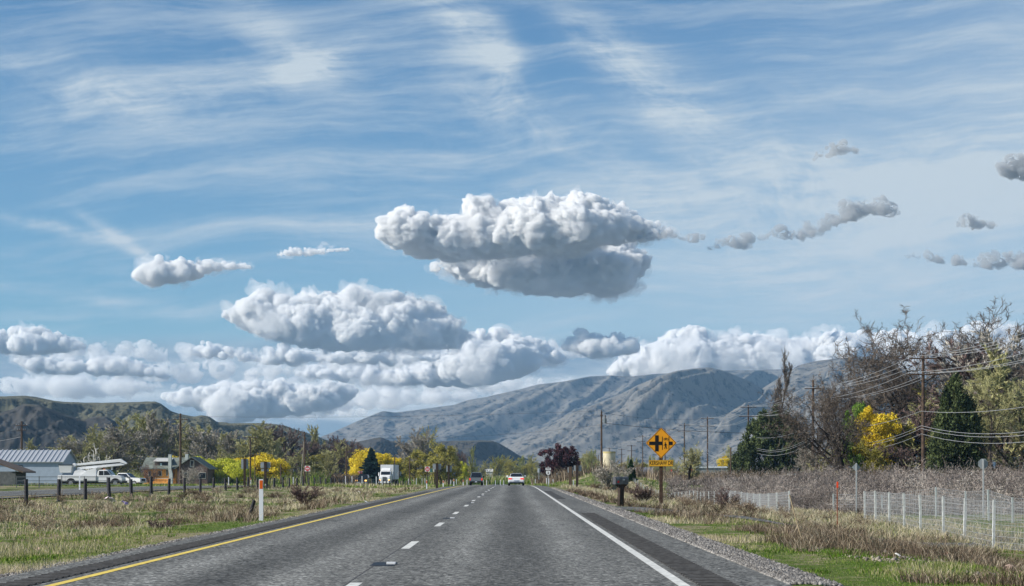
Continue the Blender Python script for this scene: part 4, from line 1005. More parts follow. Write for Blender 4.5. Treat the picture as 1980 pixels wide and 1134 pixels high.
def lowbld(label, px0, px1, top, Y, wallc, roofc, zb=None, name='warehouse', cat='building', gab=.0):
    x0, x1 = atx(px0, Y), atx(px1, Y); z0 = g1(x0, Y)-.5; zt = atz(top, Y)
    t = thing(name, label, cat, (0, Y, 0)); b = MB(); b.box(x0, x1, 0, 10, z0, zt-.5-gab); b.build('wall', mat(name+'_wall%d' % px0, wallc, .8, var=.12, scale=1), t)
    b = MB(); b.prism([(-.3, zt-.5-gab), (10.3, zt-.5-gab), (5, zt)], x0-.3, x1+.3, 'x'); b.build('roof', mat(name+'_roof%d' % px0, roofc, .7, var=.1, scale=1), t)
    n = max(2, int((x1-x0)/4))
    for i in range(n):
        b = MB(); xx = x0+(x1-x0)*(i+.5)/n; b.box(xx-.6, xx+.6, -.05, .02, z0+.8, z0+2.2); b.build('window', glass, t)
lowbld('grey gabled house right of the small spruce', 1234, 1262, 904, 420, (.20, .21, .24), (.14, .15, .18), name='grey_house', cat='house', gab=1.2)
lowbld('long low grey green warehouse right of the warning sign', 1335, 1408, 902, 520, (.22, .25, .25), (.36, .40, .40))
lowbld('white roofed low building among trees right of the evergreen', 1535, 1582, 916, 300, (.5, .52, .5), (.52, .56, .55), name='low_house', cat='house')
lowbld('tiny white house among the trees left of the road end', 940, 952, 907, 820, (.6, .6, .56), (.5, .5, .47), name='white_house', cat='house', gab=.8)
lowbld('dark hilltop house on the left mesa', 57, 62, 766.5, 2290, (.05, .05, .05), (.07, .06, .06), name='hilltop_house', cat='house', gab=1)

# ------------------------------------------------------------------ utility poles and wires
wood = mat('pole_wood', (.075, .050, .036), .95, var=.35, scale=3); ins = mat('insulator', (.35, .36, .38), .4)
def pole(label, px, Y, top, base=None, arms=(), r=.16, lean=0.0, group=None, m=wood, extra=None, X=None):
    x = atx(px, Y) if X is None else X; zb = (g1(x, Y) if base is None else atz(base, Y))-.2; zt = atz(top, Y)
    t = thing('utility_pole', label, 'utility pole', (x, Y, zb), 0, group)
    b = MB(); b.tube((0, 0, 0), (lean, 0, zt-zb), r*1.15, r*.8, n=12); b.build('pole', m, t)
    for (pz, hw) in arms:
        z = atz(pz, Y)-zb; b = MB(); b.box(-hw+lean, hw+lean, -.22, -.10, z-.07, z+.07); a = b.build('crossarm', m, t)
        b = MB()
        for q in (-.92, -.45, .45, .92): b.tube((q*hw+lean, -.16, z+.07), (q*hw+lean, -.16, z+.24), .05, .035, n=6)
        b.build('insulators', ins, a)
    return t
RX = 45.0
GP = 'double crossarm poles of the line on the right'
plist = [(124, 'p'), (196, 'p'), (268, 'p'), (342, 'p'), (414, 'p'), (470, 'p'), (530, 'p'), (622, 'p')]
names = {196: 'big reddish utility pole with two faint crossarms in front of the dark conifer', 342: 'utility pole with two crossarms left of the large dark evergreen', 414: 'double crossarm pole over the left end of the long low warehouse',
         470: 'double crossarm pole just right of the warning diamond', 622: 'double crossarm pole standing left of the warning diamond'}
H_ = lambda Y: CH+.288*RX
PT = {}
for Y, _ in plist:
    if Y == 268:
        pole('rusty brown pole among the bare trees right of the evergreen', VX+F*RX/Y, Y, 735, base=930, arms=((752, 1.3),), r=.2); PT[Y] = 14.0; continue
    zt = H_(Y); s_ = F/Y; pxx = VX+F*RX/Y; top = VY-(zt-CH)*s_
    if Y != 124:
        pole(names.get(Y, 'double crossarm pole behind the warning diamond'), pxx, Y, top, base=None if Y > 200 else 952, arms=((top+.45*s_, 1.5), (top+2.2*s_, 1.8)), r=.19 if Y < 200 else .17)
    PT[Y] = zt
for i, (px, Y, top, aa) in enumerate([(1221, 660, 861, 1.6), (1202, 760, 868, 1.5), (1178, 850, 866, 1.3), (1157, 800, 880, 0), (1149, 900, 882, .9)]):
    pole(['double crossarm pole right above the small spruce', 'double crossarm pole right of the pale tank', 'pole with one crossarm in front of the pale tank', 'slim pole close left of the pale tank', 'faint farthest pole left of the transformer pole'][i], px, Y, top, base=920, arms=((top+1.5, aa), (top+11, aa)) if aa > 1.3 else (((top+1.5, aa),) if aa else ()), r=.2)
wm = mat('wire_metal', (.42, .43, .45), .5, .3); wmd = mat('wire_dark', (.03, .03, .035), .7)
def wire(label, pts, sag=.02, r=.022, m=wm, n=14, group='overhead wires on the right pole line'):
    segs = []
    for a, b in zip(pts[:-1], pts[1:]):
        a = np.array(a, float); b = np.array(b, float); L = np.linalg.norm(b-a); prev = a
        for i in range(1, n+1):
            t = i/n; q = a*(1-t)+b*t; q[2] -= 4*sag*L*t*(1-t); segs.append([*prev, *q, r, r]); prev = q
    o = mesh_np('power_line', *tubes(segs, 4), m); tag(o, label, 'power line', group); return o
line = [124, 196, 268, 342, 414, 470, 530, 622]
for i, (dx_, dz_) in enumerate([(-1.4, -.25), (.1, -.2), (1.4, -.25), (-1.65, -2.0), (.75, -2.0), (1.65, -2.0)]):
    wire(['upper wire strung on the left arm tips of the right pole line', 'upper wire beside the pole tops of the right pole line', 'upper wire strung on the right arm tips of the right pole line', 'second level wire on the left arm tips of the right pole line', 'second level wire close right of the poles', 'second level wire on the right arm tips of the right pole line'][i],
         [(RX+dx_, Y, H_(Y)+dz_) for Y in line], .012, .022)
for i, z in enumerate([8.0, 6.4, 6.1, 5.5]):
    wire(['single lower cable halfway up the big right pole', 'upper strand of the drooping bundle on the big right pole', 'middle strand of the drooping bundle on the big right pole', 'lowest strand of the drooping bundle on the big right pole'][i],
         [(RX-.2, Y, z+(.3 if Y > 200 else 0)) for Y in line[:5]], .022 if i else .014, .022)
tp = pole('tall pole with a grey transformer between the purple tree and the warning sign', 1163, 300, 796, base=922, arms=(), r=.17)
zt = atz(796, 300)-(atz(922, 300)-.2)
b = MB(); b.tube((.62, -.1, zt-2.0), (.62, -.1, zt-1.15), .24, n=14); b.box(.1, .62, -.14, -.06, zt-1.5, zt-1.4); b.build('transformer', mat('transformer', (.10, .13, .15), .5), tp, bevel=.02)
b = MB(); b.box(-.25, .25, -.2, -.1, zt-.75, zt-.6); b.box(.55, .7, -.14, -.06, zt-1.1, zt-.6); b.tube((0, 0, zt), (0, 0, zt+.25), .05, n=6); b.build('crossarm', wood, tp)
x0 = atx(1163, 300); zt0 = atz(798, 300)
wire('dark cable sloping from the transformer pole down to the right pole line', [(x0, 300, atz(818, 300)), (RX-.4, 342, atz(838, 342))], .006, .035, wmd, group='dark cables from the transformer pole')
wire('thin wire from the transformer pole top over to the right pole line', [(x0, 300, zt0), (RX-.4, 414, H_(414)-.4)], .006, .018, wmd, group='dark cables from the transformer pole')
wire('upper long thin wire crossing the valley to the left hill', [(x0, 300, zt0+.3), (-58, 330, atz(806, 330))], .006, .018, wmd, group='long thin wires across the valley')
wire('lower long thin wire crossing in front of the mountain foot', [(x0, 300, atz(822, 300)), (-55, 467, atz(838, 467))], .010, .018, wmd, group='long thin wires across the valley')
# left side poles
pole('utility pole with two pale crossarms rising behind the white barn', 42, 300, 815, base=940, arms=((823, .95), (832, .7)), r=.19)
pole('tall dark pole with a high crossarm standing before the old house', 349, 320, 800, base=938, arms=((812, 1.35),), r=.21)
pole('pole with one wide crossarm above the tall blank sign back', 484, 370, 846, base=938, arms=((846.8, 1.5),), r=.17)
pole('small far pole with one crossarm left of the paired sign backs', 493, 375, 879, base=930, arms=((879.6, .9),), r=.10)
pole('tall plain pole behind the left do not enter sign', 589, 370, 835, base=936, r=.19)
pole('leaning pale guy pole beside the tall plain pole', 581, 370, 855, base=936, r=.10, lean=.75, m=mat('pale_wood', (.26, .24, .20), .9, var=.2))
pole('plain dark pole in the brown thicket left of the oncoming pickup', 670, 370, 866, base=934, r=.17)
pole('slim dark pole in front of the yellow willow above the box truck', 763, 400, 881, base=932, r=.14)
pole('slim dark pole right of the yellow willow', 792, 410, 885, base=932, r=.14)
pole('short dark post with a small pale lamp between the sign backs and the pole', 543, 330, 898, base=936, r=.13)
pole('short leaning pole stub at the left foot of the large evergreen', 1413, 300, 866, base=926, r=.12)
wire('wire running left from the pole behind the barn', [(atx(42, 300), 300, atz(845, 300)), (atx(-60, 300), 300, atz(862, 300))], .01, .03, wm, group=None)

# ------------------------------------------------------------------ signs
alu = mat('sign_back', (.30, .33, .35), .5, .3, var=.15, scale=3); postm = mat('sign_post_wood', (.045, .033, .027), .95, var=.3, scale=4); steel = mat('galvanized', (.42, .44, .45), .5, .4)
def signback(label, px, Y, panels, top, base=None, pw=.10, pm=postm, cols=None, group=None, shape='rect'):
    x = atx(px, Y); zb = (g1(x, Y) if base is None else atz(base, Y))
    t = thing('road_sign', label, 'road sign', (x, Y, zb-.1), 0, group); zz = lambda p: atz(p, Y)-zb+.1; xx = lambda p: (p-px)*Y/F
    b = MB(); b.box(-pw/2, pw/2, -.05, .05, 0, zz(top)); b.build('post', pm, t, bevel=.008)
    for i, (a, c, d, e) in enumerate(panels):
        m = (cols[i] if cols else alu); b = MB()
        if shape == 'diamond' and i == 0:
            cx, cz = (xx(a)+xx(c))/2, (zz(d)+zz(e))/2; h = (xx(c)-xx(a))/2
            b.prism([(cx-h, cz), (cx, cz-h), (cx+h, cz), (cx, cz+h)], .056, .062, 'y')
        elif shape == 'octagon':
            cx, cz = (xx(a)+xx(c))/2, (zz(d)+zz(e))/2; h = (xx(c)-xx(a))/2/math.cos(math.pi/8)
            b.prism([(cx+h*math.cos(math.pi/8+k*math.pi/4), cz+h*math.sin(math.pi/8+k*math.pi/4)) for k in range(8)], .056, .062, 'y')
        else: b.box(xx(a), xx(c), .056, .062, zz(e), zz(d))
        b.build('panel', m, t)
    return t
signback('tall blank sign back on a dark post, leftmost of the two by the opposite road', 473, 165, [(466, 472, 888, 907), (474, 480, 888, 907)], 887, 940, .22)
signback('wide blank sign back with a narrow plate below, right of the tall blank one', 513, 150, [(503.5, 523, 894, 905.5), (505, 520, 907, 912)], 893, 934, .22)
signback('tallest double sign back on a black post by the left road edge', 845, 150, [(836.5, 844, 897, 908), (846.5, 853, 897.5, 908.5)], 896, 955, .20)
signback('green street sign plate behind the tall double sign back', 841, 215, [(831.5, 836.5, 906.5, 914), (838, 844, 908, 913)], 908, 941, .16, cols=[mat('sign_green', (.05, .14, .14), .5), mat('sign_white', (.75, .75, .75), .5)])
signback('small double sign back left of the grey pickup', 867.5, 185, [(863, 867, 901, 912.5), (869, 873.5, 901, 912.5)], 900, 946, .20)
signback('diamond sign back with a small plate right of the box truck', 772, 330, [(767, 777, 910, 920), (768, 776, 918, 920)], 909, 924, .14, shape='diamond')
signback('blue grey paired sign back on a brown post right of the purple tree', 1103, 165, [(1097.5, 1102, 903.5, 914.5), (1104, 1108, 903.5, 914.5)], 903, 941, .30, pm=mat('post_brown', (.11, .075, .05), .9))
signback('wider paired sign back on a black post, right of the one on the brown post', 1116, 150, [(1109.5, 1115, 900.5, 911), (1118, 1124.5, 900.5, 911)], 899.5, 948, .22)
signback('small white sign back left of the highway shield', 1042, 235, [(1039.5, 1044.5, 906, 914)], 906, 926, .09, pm=steel, cols=[mat('sign_pale', (.55, .60, .66), .5)])
signback('grey diamond sign back on a steel post before the yellow tree at right', 1656, 88, [(1647.5, 1664.5, 895.5, 912.5)], 896, None, .055, pm=steel, shape='diamond')
signback('grey octagonal sign back on a steel post at the far right', 1901.5, 82, [(1892, 1911, 887, 907)], 888, None, .055, pm=steel, shape='octagon')
signback('small orange sign beside the long low warehouse', 1336, 300, [(1333.5, 1339, 907.5, 913.5)], 908, 922, .1, cols=[mat('sign_orange', (.75, .22, .01), .5)])
signback('small red sign below the warning diamond at its right', 1300, 300, [(1297, 1301, 908, 912)], 908, 921, .1, cols=[mat('sign_red', (.55, .02, .03), .5)])
red = mat('sign_red', (.55, .02, .03), .5); swhite = mat('sign_white', (.75, .75, .75), .5)
def dne(label, px, py, size, Y, base):
    x = atx(px, Y); zb = atz(base, Y); t = thing('road_sign', label, 'road sign', (x, Y, zb)); h = size/2/F*Y; zc = atz(py, Y)-zb
    b = MB(); b.box(-.06, .06, 0, .1, 0, zc+h*.6); b.build('post', postm, t)
    b = MB(); b.box(-h, h, -.03, -.02, zc-h, zc+h); p = b.build('panel', swhite, t)
    b = MB(); b.tube((0, -.036, zc), (0, -.03, zc), h*.92, n=28); b.build('red_disc', red, p)
    b = MB(); b.box(-h*.66, h*.66, -.042, -.036, zc-h*.14, zc+h*.14); b.build('white_bar', swhite, p)
    text_mesh('DO NOT', h*.36, 'lettering', swhite, p, (0, -.040, zc+h*.42)); text_mesh('ENTER', h*.36, 'lettering', swhite, p, (0, -.040, zc-h*.42))
dne('red and white do not enter sign before the brown thicket', 594.5, 906.5, 10.5, 330, 934)
dne('red and white do not enter sign left of the tall double sign back', 826.5, 907.5, 9.5, 300, 938)
t = signback('red wrong way sign above the oncoming dark pickup', 696.5, 345, [(693, 700.5, 911, 916)], 911, 935, .12, cols=[red]); t['category'] = 'road sign'
hz_ = atz(913.5, 345)-atz(935, 345)+.1
p = [c for c in t.children if c.name.startswith('panel')][0]
text_mesh('WRONG', .26, 'lettering', swhite, p, (0.02, .05, hz_+.11)); text_mesh('WAY', .26, 'lettering', swhite, p, (0.02, .05, hz_-.12))
def shield():
    Y = 190; x = atx(1060, Y); zb = g1(x, Y); t = thing('route_sign', 'white highway shield marker with a direction plate beside the purple tree', 'road sign', (x, Y, zb-.05)); zc = atz(914, Y)-zb
    b = MB(); b.box(-.04, .04, 0, .05, 0, zc+.7); b.build('post', steel, t)
    w = .28; b = MB(); b.box(-w, w, -.02, -.012, zc-.28, zc+.28); p = b.build('panel', black, t)
    b = MB(); b.prism([(-.2, zc+.24), (-.08, zc+.22), (0, zc+.25), (.08, zc+.22), (.2, zc+.24), (.24, zc+.1), (.22, zc-.1), (.1, zc-.2), (0, zc-.25), (-.1, zc-.2), (-.22, zc-.1), (-.24, zc+.1)], -.028, -.02, 'y'); b.build('shield', swhite, p)
    text_mesh('2', .34, 'lettering', black, p, (0, -.031, zc-.01), bold=.012)
    b = MB(); b.box(-w, w, -.02, -.012, zc+.32, zc+.55); q = b.build('direction_plate', swhite, t); text_mesh('WEST', .17, 'lettering', black, q, (0, -.023, zc+.435), bold=.004)
shield()
def warning():
    Y = 72.5; x = atx(1278.5, Y); zb = g1(x, Y); t = thing('warning_sign', 'orange yellow crossroads and trail crossing diamond above a KERSHAW DR name plate', 'road sign', (x, Y, zb-.15))
    zc = atz(857, Y)-zb+.15; amb = mat('sign_amber', (.82, .34, .012), .5, var=.04, scale=4)
    b = MB(); b.box(-.07, .07, .03, .12, 0, zc+.1); b.build('post', mat('sign_post_brown', (.065, .040, .028), .9, var=.3, scale=5), t, bevel=.008)
    def rd(h, r, n=5):   # diamond with rounded corners
        out = []; q = h-r*(math.sqrt(2))
        for k, (cx, cz) in enumerate(((q, 0), (0, q), (-q, 0), (0, -q))):
            for i in range(n): a = math.pi/2*k-math.pi/4+math.pi/2*i/(n-1); out.append((cx+r*math.cos(a), zc+cz+r*math.sin(a)))
        return out
    h = .632
    b = MB(); b.prism(rd(h, .05), -.004, .004, 'y'); p = b.build('diamond_panel', amb, t)
    b = MB(); o = rd(h-.022, .04); i_ = rd(h-.045, .035); n = len(o)
    vs = [(a, -.0075, c) for a, c in o]+[(a, -.0075, c) for a, c in i_]; b.add(vs, [(k, (k+1) % n, n+(k+1) % n, n+k) for k in range(n)]); b.build('black_border', black, p)
    k = 1/256.; cx, cy = 563, 323; R = lambda a, c, d, e, mb: mb.box((a-cx)*k, (c-cx)*k, -.0085, -.005, zc+(cy-e)*k, zc+(cy-d)*k)
    b = MB(); R(437, 499, 308, 345, b); R(537, 572, 308, 345, b); R(499, 537, 243, 410, b); R(572, 578, 256, 395, b); R(640, 646, 256, 395, b); R(646, 682, 308, 345, b); b.build('crossroad_symbol', black, p)
    P = lambda a, c: ((a-cx)*k, zc+(cy-c)*k); b = MB()
    def bar(a, c, w):
        (x0, z0), (x1, z1) = P(*a), P(*c); d = Vector((x1-x0, z1-z0)); q = Vector((-d.y, d.x)).normalized()*w*k/2
        b.add([(x0+q.x, -.0085, z0+q.y), (x1+q.x, -.0085, z1+q.y), (x1-q.x, -.0085, z1-q.y), (x0-q.x, -.0085, z0-q.y)], [(0, 1, 2, 3)])
    hx, hz = P(605, 318); b.tube((hx, -.0085, hz), (hx, -.005, hz), 5.5*k, n=12)
    bar((606, 326), (610, 354), 13); bar((609, 350), (598, 384), 7); bar((609, 350), (616, 367), 7); bar((616, 367), (622, 386), 6.5); bar((604, 330), (592, 352), 5); bar((610, 330), (618, 342), 5); bar((618, 342), (626, 346), 4.5); b.build('walker_symbol', black, p)
    b = MB()
    for wx in (597, 626):
        px_, pz_ = P(wx, 286); m_ = 16; vs = []
        for rr in (10.5, 7.5):
            vs += [(px_+rr*k*math.cos(2*math.pi*i/m_), -.0085, pz_+rr*k*math.sin(2*math.pi*i/m_)) for i in range(m_)]
        b.add(vs, [(i, (i+1) % m_, m_+(i+1) % m_, m_+i) for i in range(m_)])
    bar((597, 286), (604, 274), 3); bar((604, 274), (619, 274), 3); bar((619, 274), (626, 286), 3); bar((611, 286), (604, 274), 3); bar((611, 286), (619, 274), 3); bar((597, 286), (611, 286), 3); bar((600, 270), (608, 270), 3); bar((618, 268), (626, 270), 3); b.build('bicycle_symbol', black, p)
    b = MB(); b.box((436-cx)*k, (688-cx)*k, -.004, .004, zc-(566-cy)*k, zc-(501-cy)*k); q = b.build('name_plate', mat('plate_amber', (.80, .42, .03), .5), t, bevel=.0)
    b = MB(); x0, x1, z0, z1 = (438-cx)*k, (686-cx)*k, zc-(564-cy)*k, zc-(503-cy)*k; w = .005
    for (a, c, d, e) in ((x0, x1, z0, z0+w), (x0, x1, z1-w, z1), (x0, x0+w, z0, z1), (x1-w, x1, z0, z1)): b.box(a, c, -.0065, -.004, d, e)
    b.build('plate_border', black, q)
    text_mesh('KERSHAW DR', .235, 'lettering', black, q, (0, -.006, zc-(533.5-cy)*k), bold=.002, xs=.645)
warning()
def mailbox():
    Y = 71; x = atx(1200, Y); zb = g1(x, Y); t = thing('mailbox', 'grey metal mailbox on a stout dark wooden post beside the gravel edge', 'mailbox', (x, Y, zb-.1), math.radians(-62))
    H = atz(922, Y)-zb+.1; L = .56; w = .17; m = mat('mailbox_metal', (.13, .14, .15), .45, .5, var=.3, scale=6)
    arc = [(-w/2-.02, H-.30), (w/2+.02, H-.30)]+[((w/2+.02)*math.cos(a), H-.105+.105*math.sin(a)) for a in np.linspace(0, math.pi, 10)]
    b = MB(); b.prism(arc, -L/2-.02, L/2, 'y'); bx = b.build('box', m, t)
    b = MB(); b.prism([(p*1.03, H-.15+(q-H+.15)*1.03) for p, q in arc], -L/2-.045, -L/2-.02, 'y'); b.build('door', mat('mailbox_door', (.10, .10, .11), .5, .4), bx)
    b = MB(); b.box(w/2+.02, w/2+.035, -.24, -.17, H-.24, H-.16); b.build('flag', mat('flag_red', (.75, .03, .03), .5), bx)
    text_mesh('173', .07, 'lettering', swhite, bx, (w/2+.0235, .05, H-.12), rot=(math.pi/2, 0, math.pi/2), bold=.003)
    b = MB(); b.box(-.085, .085, -.10, .10, 0, H-.30, Matrix.Shear('XY', 4, (0.0, 0.0))); b.build('post', postm, t, bevel=.01)
    b = MB(); b.prism([(-.24, H-.30), (.28, H-.30), (.08, H-.46), (-.10, H-.46)], -.07, .07, 'x'); b.build('bracket', postm, t)
    t.rotation_euler = (0, math.radians(2.5), math.radians(-62))
mailbox()

# flexible white marker posts along both edges
mwhite = mat('marker_post_white', (.74, .76, .80), .6); mor = mat('marker_orange', (.65, .12, .01), .4)
def marker(label, px, Y, top, base=None, orange=True, w=.10, group=None):
    x = atx(px, Y); zb = g1(x, Y) if base is None else atz(base, Y)
    t = thing('marker_post', label, 'marker post', (x, Y, zb-.1), 0, group); h = atz(top, Y)-zb+.1
    b = MB(); b.box(-w/2, w/2, -.012, .012, 0, h); b.build('post', mwhite, t, bevel=.004)
    if orange:
        b = MB(); b.box(-w*.38, w*.38, -.017, -.012, h-.26, h-.03); b.build('reflector', mor, t)
    return t
marker('near white marker post with orange reflector at the left road edge', 505, 48.5, 927, 1014.5, w=.115)
G1 = 'white marker posts along the left road edge'
for i, (px, Y, top, base, o) in enumerate([(825, 147, 929, 958, 1), (857, 175, 929, 952, 1), (877.5, 195, 926.5, 950, 1), (895.5, 225, 928, 946, 1), (871.5, 300, 928, 940.5, 0), (882.5, 320, 927, 937, 0), (805, 330, 925, 938.5, 0), (790, 330, 926, 938, 0), (816, 350, 925, 936.5, 0), (821.5, 350, 925, 937, 0), (903, 260, 928, 943, 0)]):
    marker(['first white marker post beyond the near one, left of the tall double sign back', 'orange topped marker post between the two double sign backs', 'orange topped marker post right of the small double sign back', 'orange topped marker post nearest the grey pickup at its left', 'plain white marker post behind the small double sign back', 'plain short marker post right of the small double sign back', 'plain marker post right below the small white pickup', 'plain marker post left of the small white pickup', 'left one of the two close marker posts before the right do not enter sign', 'right one of the two close marker posts before the right do not enter sign', 'plain marker post touching the left side of the grey pickup'][i], px, Y, top, base, bool(o), group=G1)
for i, (px, top, base, Y) in enumerate([(700, 921, 938, 250), (727.5, 922, 939, 240), (739, 923, 938, 260), (668, 921, 938, 250), (680.5, 921, 935, 280), (442, 923, 940, 225), (485, 925, 936, 290), (567, 923, 941, 235), (513.5, 924, 941, 235), (389, 927, 940, 260), (934.5, 929, 943, 290), (941, 929, 943, 290), (958, 929, 940, 300), (967.5, 929, 940, 310), (974, 929, 939, 320), (154, 921, 949, 130)]):
    marker(['white marker post in front of the oncoming dark pickup', 'white marker post left of the box truck front', 'white marker post in front of the box truck', 'grey white marker post at the foot of the plain dark pole', 'white marker post between the dark pole and the oncoming pickup', 'white marker post under the lime willow right of the old house', 'red topped short marker post between the two blank sign backs', 'white marker post left of the left do not enter sign', 'white marker post under the wide blank sign back', 'red banded marker post before the gable of the old house', 'left one of the two marker posts right of the grey pickup', 'right one of the two marker posts right of the grey pickup', 'marker post midway between grey pickup and white sedan', 'marker post left of the white sedan, second nearest to it', 'marker post nearest the white sedan at its left', 'white marker post in front of the bucket truck'][i], px, Y, top, base, i in (6, 9))
G2 = 'white marker posts along the right road edge'
for i, (px, top, base, Y) in enumerate([(1028.5, 929, 941, 320), (1035, 927, 941, 300), (1056.8, 924.5, 942.7, 235), (1061.2, 925.5, 942.5, 245), (1069.4, 927, 941.5, 270), (1108.6, 929, 950.5, 165)]):
    marker(['farthest marker post right of the white sedan', 'second marker post right of the white sedan', 'left one of the marker post pair under the highway shield', 'right one of the marker post pair under the highway shield', 'marker post between the highway shield and the paired sign backs', 'bluish white marker post before the paired sign backs'][i], px, Y, top, base, False, group=G2)
# leaning stub, orange topped stake
b = MB(); b.tube((0, 0, -.1), (.20, 0, .55), .055, .05, n=8); o = b.build('wooden_stake', mat('dark_stake', (.02, .022, .028), .8), None, loc=(atx(478.5, 52), 52, g1(atx(478.5, 52), 52))); tag(o, 'short dark leaning stake in the grass left of the near marker post', 'stake')
Y = 60; x = atx(1619, Y); z = g1(x, Y); t = thing('marker_stake', 'slim rusty stake with a bright orange red top in the gap of the wire fence', 'stake', (x, Y, z-.1)); h = atz(932, Y)-z+.1
b = MB(); b.tube((0, 0, 0), (0, 0, h), .016, n=6); b.build('rod', mat('rust_rod', (.25, .09, .05), .9), t); b = MB(); b.box(-.03, .03, -.022, -.017, h-.2, h); b.build('tip', mat('tip_orange', (.9, .08, .02), .5), t)

# ------------------------------------------------------------------ fences
def median_fence():
    t = thing('wood_fence', 'dark wooden post and wire fence along the near edge of the opposite road', 'fence', (0, 0, 0)); wd = mat('fence_wood', (.045, .045, .052), .95, var=.3, scale=6)
    r = random.Random(8); Y = 71.2; tops = []
    while Y < 330 and len(tops) < 60:
        x = -20.9+r.uniform(-.05, .05)+(2.2*max(0, (Y-230)/100) if Y > 230 else 0); z = g1(x, Y); h = np.interp(Y, [70, 130, 200, 330], [1.1, .95, .92, .85])*r.uniform(.95, 1.05); a = r.uniform(-.05, .05)
        b = MB(); b.tube((0, 0, -.2), (a, 0, h), .095, .085, n=8); b.build('post', wd, t, loc=(x, Y, z)); tops.append((x, Y, z)); Y += 5.3
    for hh in (.35, .62, .85):
        segs = [[*(np.array(a)+[0, 0, hh]), *(np.array(c)+[0, 0, hh]), .008, .008] for a, c in zip(tops[:-1], tops[1:])]
        mesh_np('wire', *tubes(segs, 3), wmd, t)
median_fence()
def pipe_fence():
    t = thing('rail_fence', 'thin grey rail fence in front of the bucket truck and barn', 'fence', (0, 0, 0)); m = mat('rail_grey', (.12, .13, .14), .7); Y0 = 150
    xs_ = np.arange(atx(32, 150), atx(270, 150), 1.9); 
    for xx in xs_[:60]:
        b = MB(); z = g1(xx, Y0); b.box(xx-.03, xx+.03, Y0-.03, Y0+.03, z-.1, z+1.0); b.build('post', m, t)
    for hh in (.95, .62, .3):
        b = MB(); z = g1(-36, Y0); b.box(xs_[0], xs_[-1], Y0-.02, Y0+.02, z+hh-.025, z+hh+.025); b.build('rail', m, t)
pipe_fence()
def wire_fence(name, label, posts, m, meshy=True, h=1.2):
    t = thing(name, label, 'fence', (0, 0, 0)); P = []
    r = random.Random(4)
    for (x, Y, top) in posts:
        z = g1(x, Y); b = MB(); hh = max(.6, top-z); a = r.uniform(-.03, .03)
        b.box(-.035, .035, -.035, .035, -.2, hh, Matrix.Shear('XZ', 4, (a, a)) if 0 else Matrix.Rotation(a, 4, 'Y')); b.build('post', m, t, loc=(x, Y, z)); P.append((x, Y, z, hh))
    segs = []
    for (a, c) in zip(P[:-1], P[1:]):
        A = np.array(a[:3]); B = np.array(c[:3]); L = np.linalg.norm(B-A)
        for q in np.linspace(.05, .97, 9): segs.append([*(A+[0, 0, a[3]*q]), *(B+[0, 0, c[3]*q]), .006, .006])
        n = max(2, int(L/.16))
        if a[1] < 130:
            for i in range(n):
                f = i/n; p = A*(1-f)+B*f; segs.append([*(p+[0, 0, .06]), *(p+[0, 0, (a[3]*(1-f)+c[3]*f)*.97]), .005, .005])
    mesh_np('wire_mesh', *tubes(segs, 3), wm, t)
fpost = mat('fence_post_pale', (.47, .49, .48), .7, var=.2, scale=5)
pp = []
for px, d in [(1672.6, 36), (1693.6, 35.4), (1719.7, 38), (1748.8, 40), (1780.6, 42.6), (1824.4, 46), (1864.5, 49.5), (1920.8, 52.8), (1985, 56), (2060, 60)]:
    s_ = 47+(px-1672)*.0907; Y = F/s_; pp.append((atx(px, Y), Y, CH-d/s_))
wire_fence('wire_fence', 'nearer pale post wire fence at the lower right, from the gap to the right edge', pp, fpost)
pp = []
for px, py, Y in [(1526.8, 949.5, 84.5), (1503, 952.7, 89), (1486.4, 954, 94), (1470, 954.5, 100), (1458, 954.3, 106), (1445.5, 953, 111), (1432.7, 951, 116), (1421, 949.5, 120), (1410.9, 948, 124), (1399.4, 949, 129), (1390.4, 950, 133), (1381.4, 950.5, 138), (1370.8, 950.5, 142), (1362, 951, 146), (1355, 951, 150), (1347.6, 950, 153), (1340.5, 949, 156), (1333, 949, 159), (1326, 950, 162), (1319, 951, 165), (1312, 951.5, 168), (1305, 952.5, 170), (1298, 953.5, 172), (1291, 954, 174), (1284, 953.7, 176), (1278, 950, 178), (1273, 948, 182), (1268, 947, 186), (1263, 945.5, 190), (1257, 945, 195), (1251, 942, 200), (1245, 938, 206), (1239, 933.5, 212), (1233, 929, 218), (1228, 926, 224), (1223, 923.5, 230), (1218, 922, 236)]:
    pp.append((atx(px, Y), Y, atz(py, Y)))
wire_fence('wire_fence', 'long pale post wire fence curving from the gap away behind the warning sign and mailbox', pp, fpost)
pp = [(atx(px, Y), Y, atz(py, Y)) for px, py, Y in [(1612, 955, 92), (1706, 957, 88), (1810, 942, 84), (1868, 950, 80), (1912, 947, 76), (1958, 962, 72), (2010, 965, 70)]]
wire_fence('wire_fence', 'second row of pale posts behind the nearer fence at the right', pp, mat('fence_post_grey', (.36, .40, .40), .7))

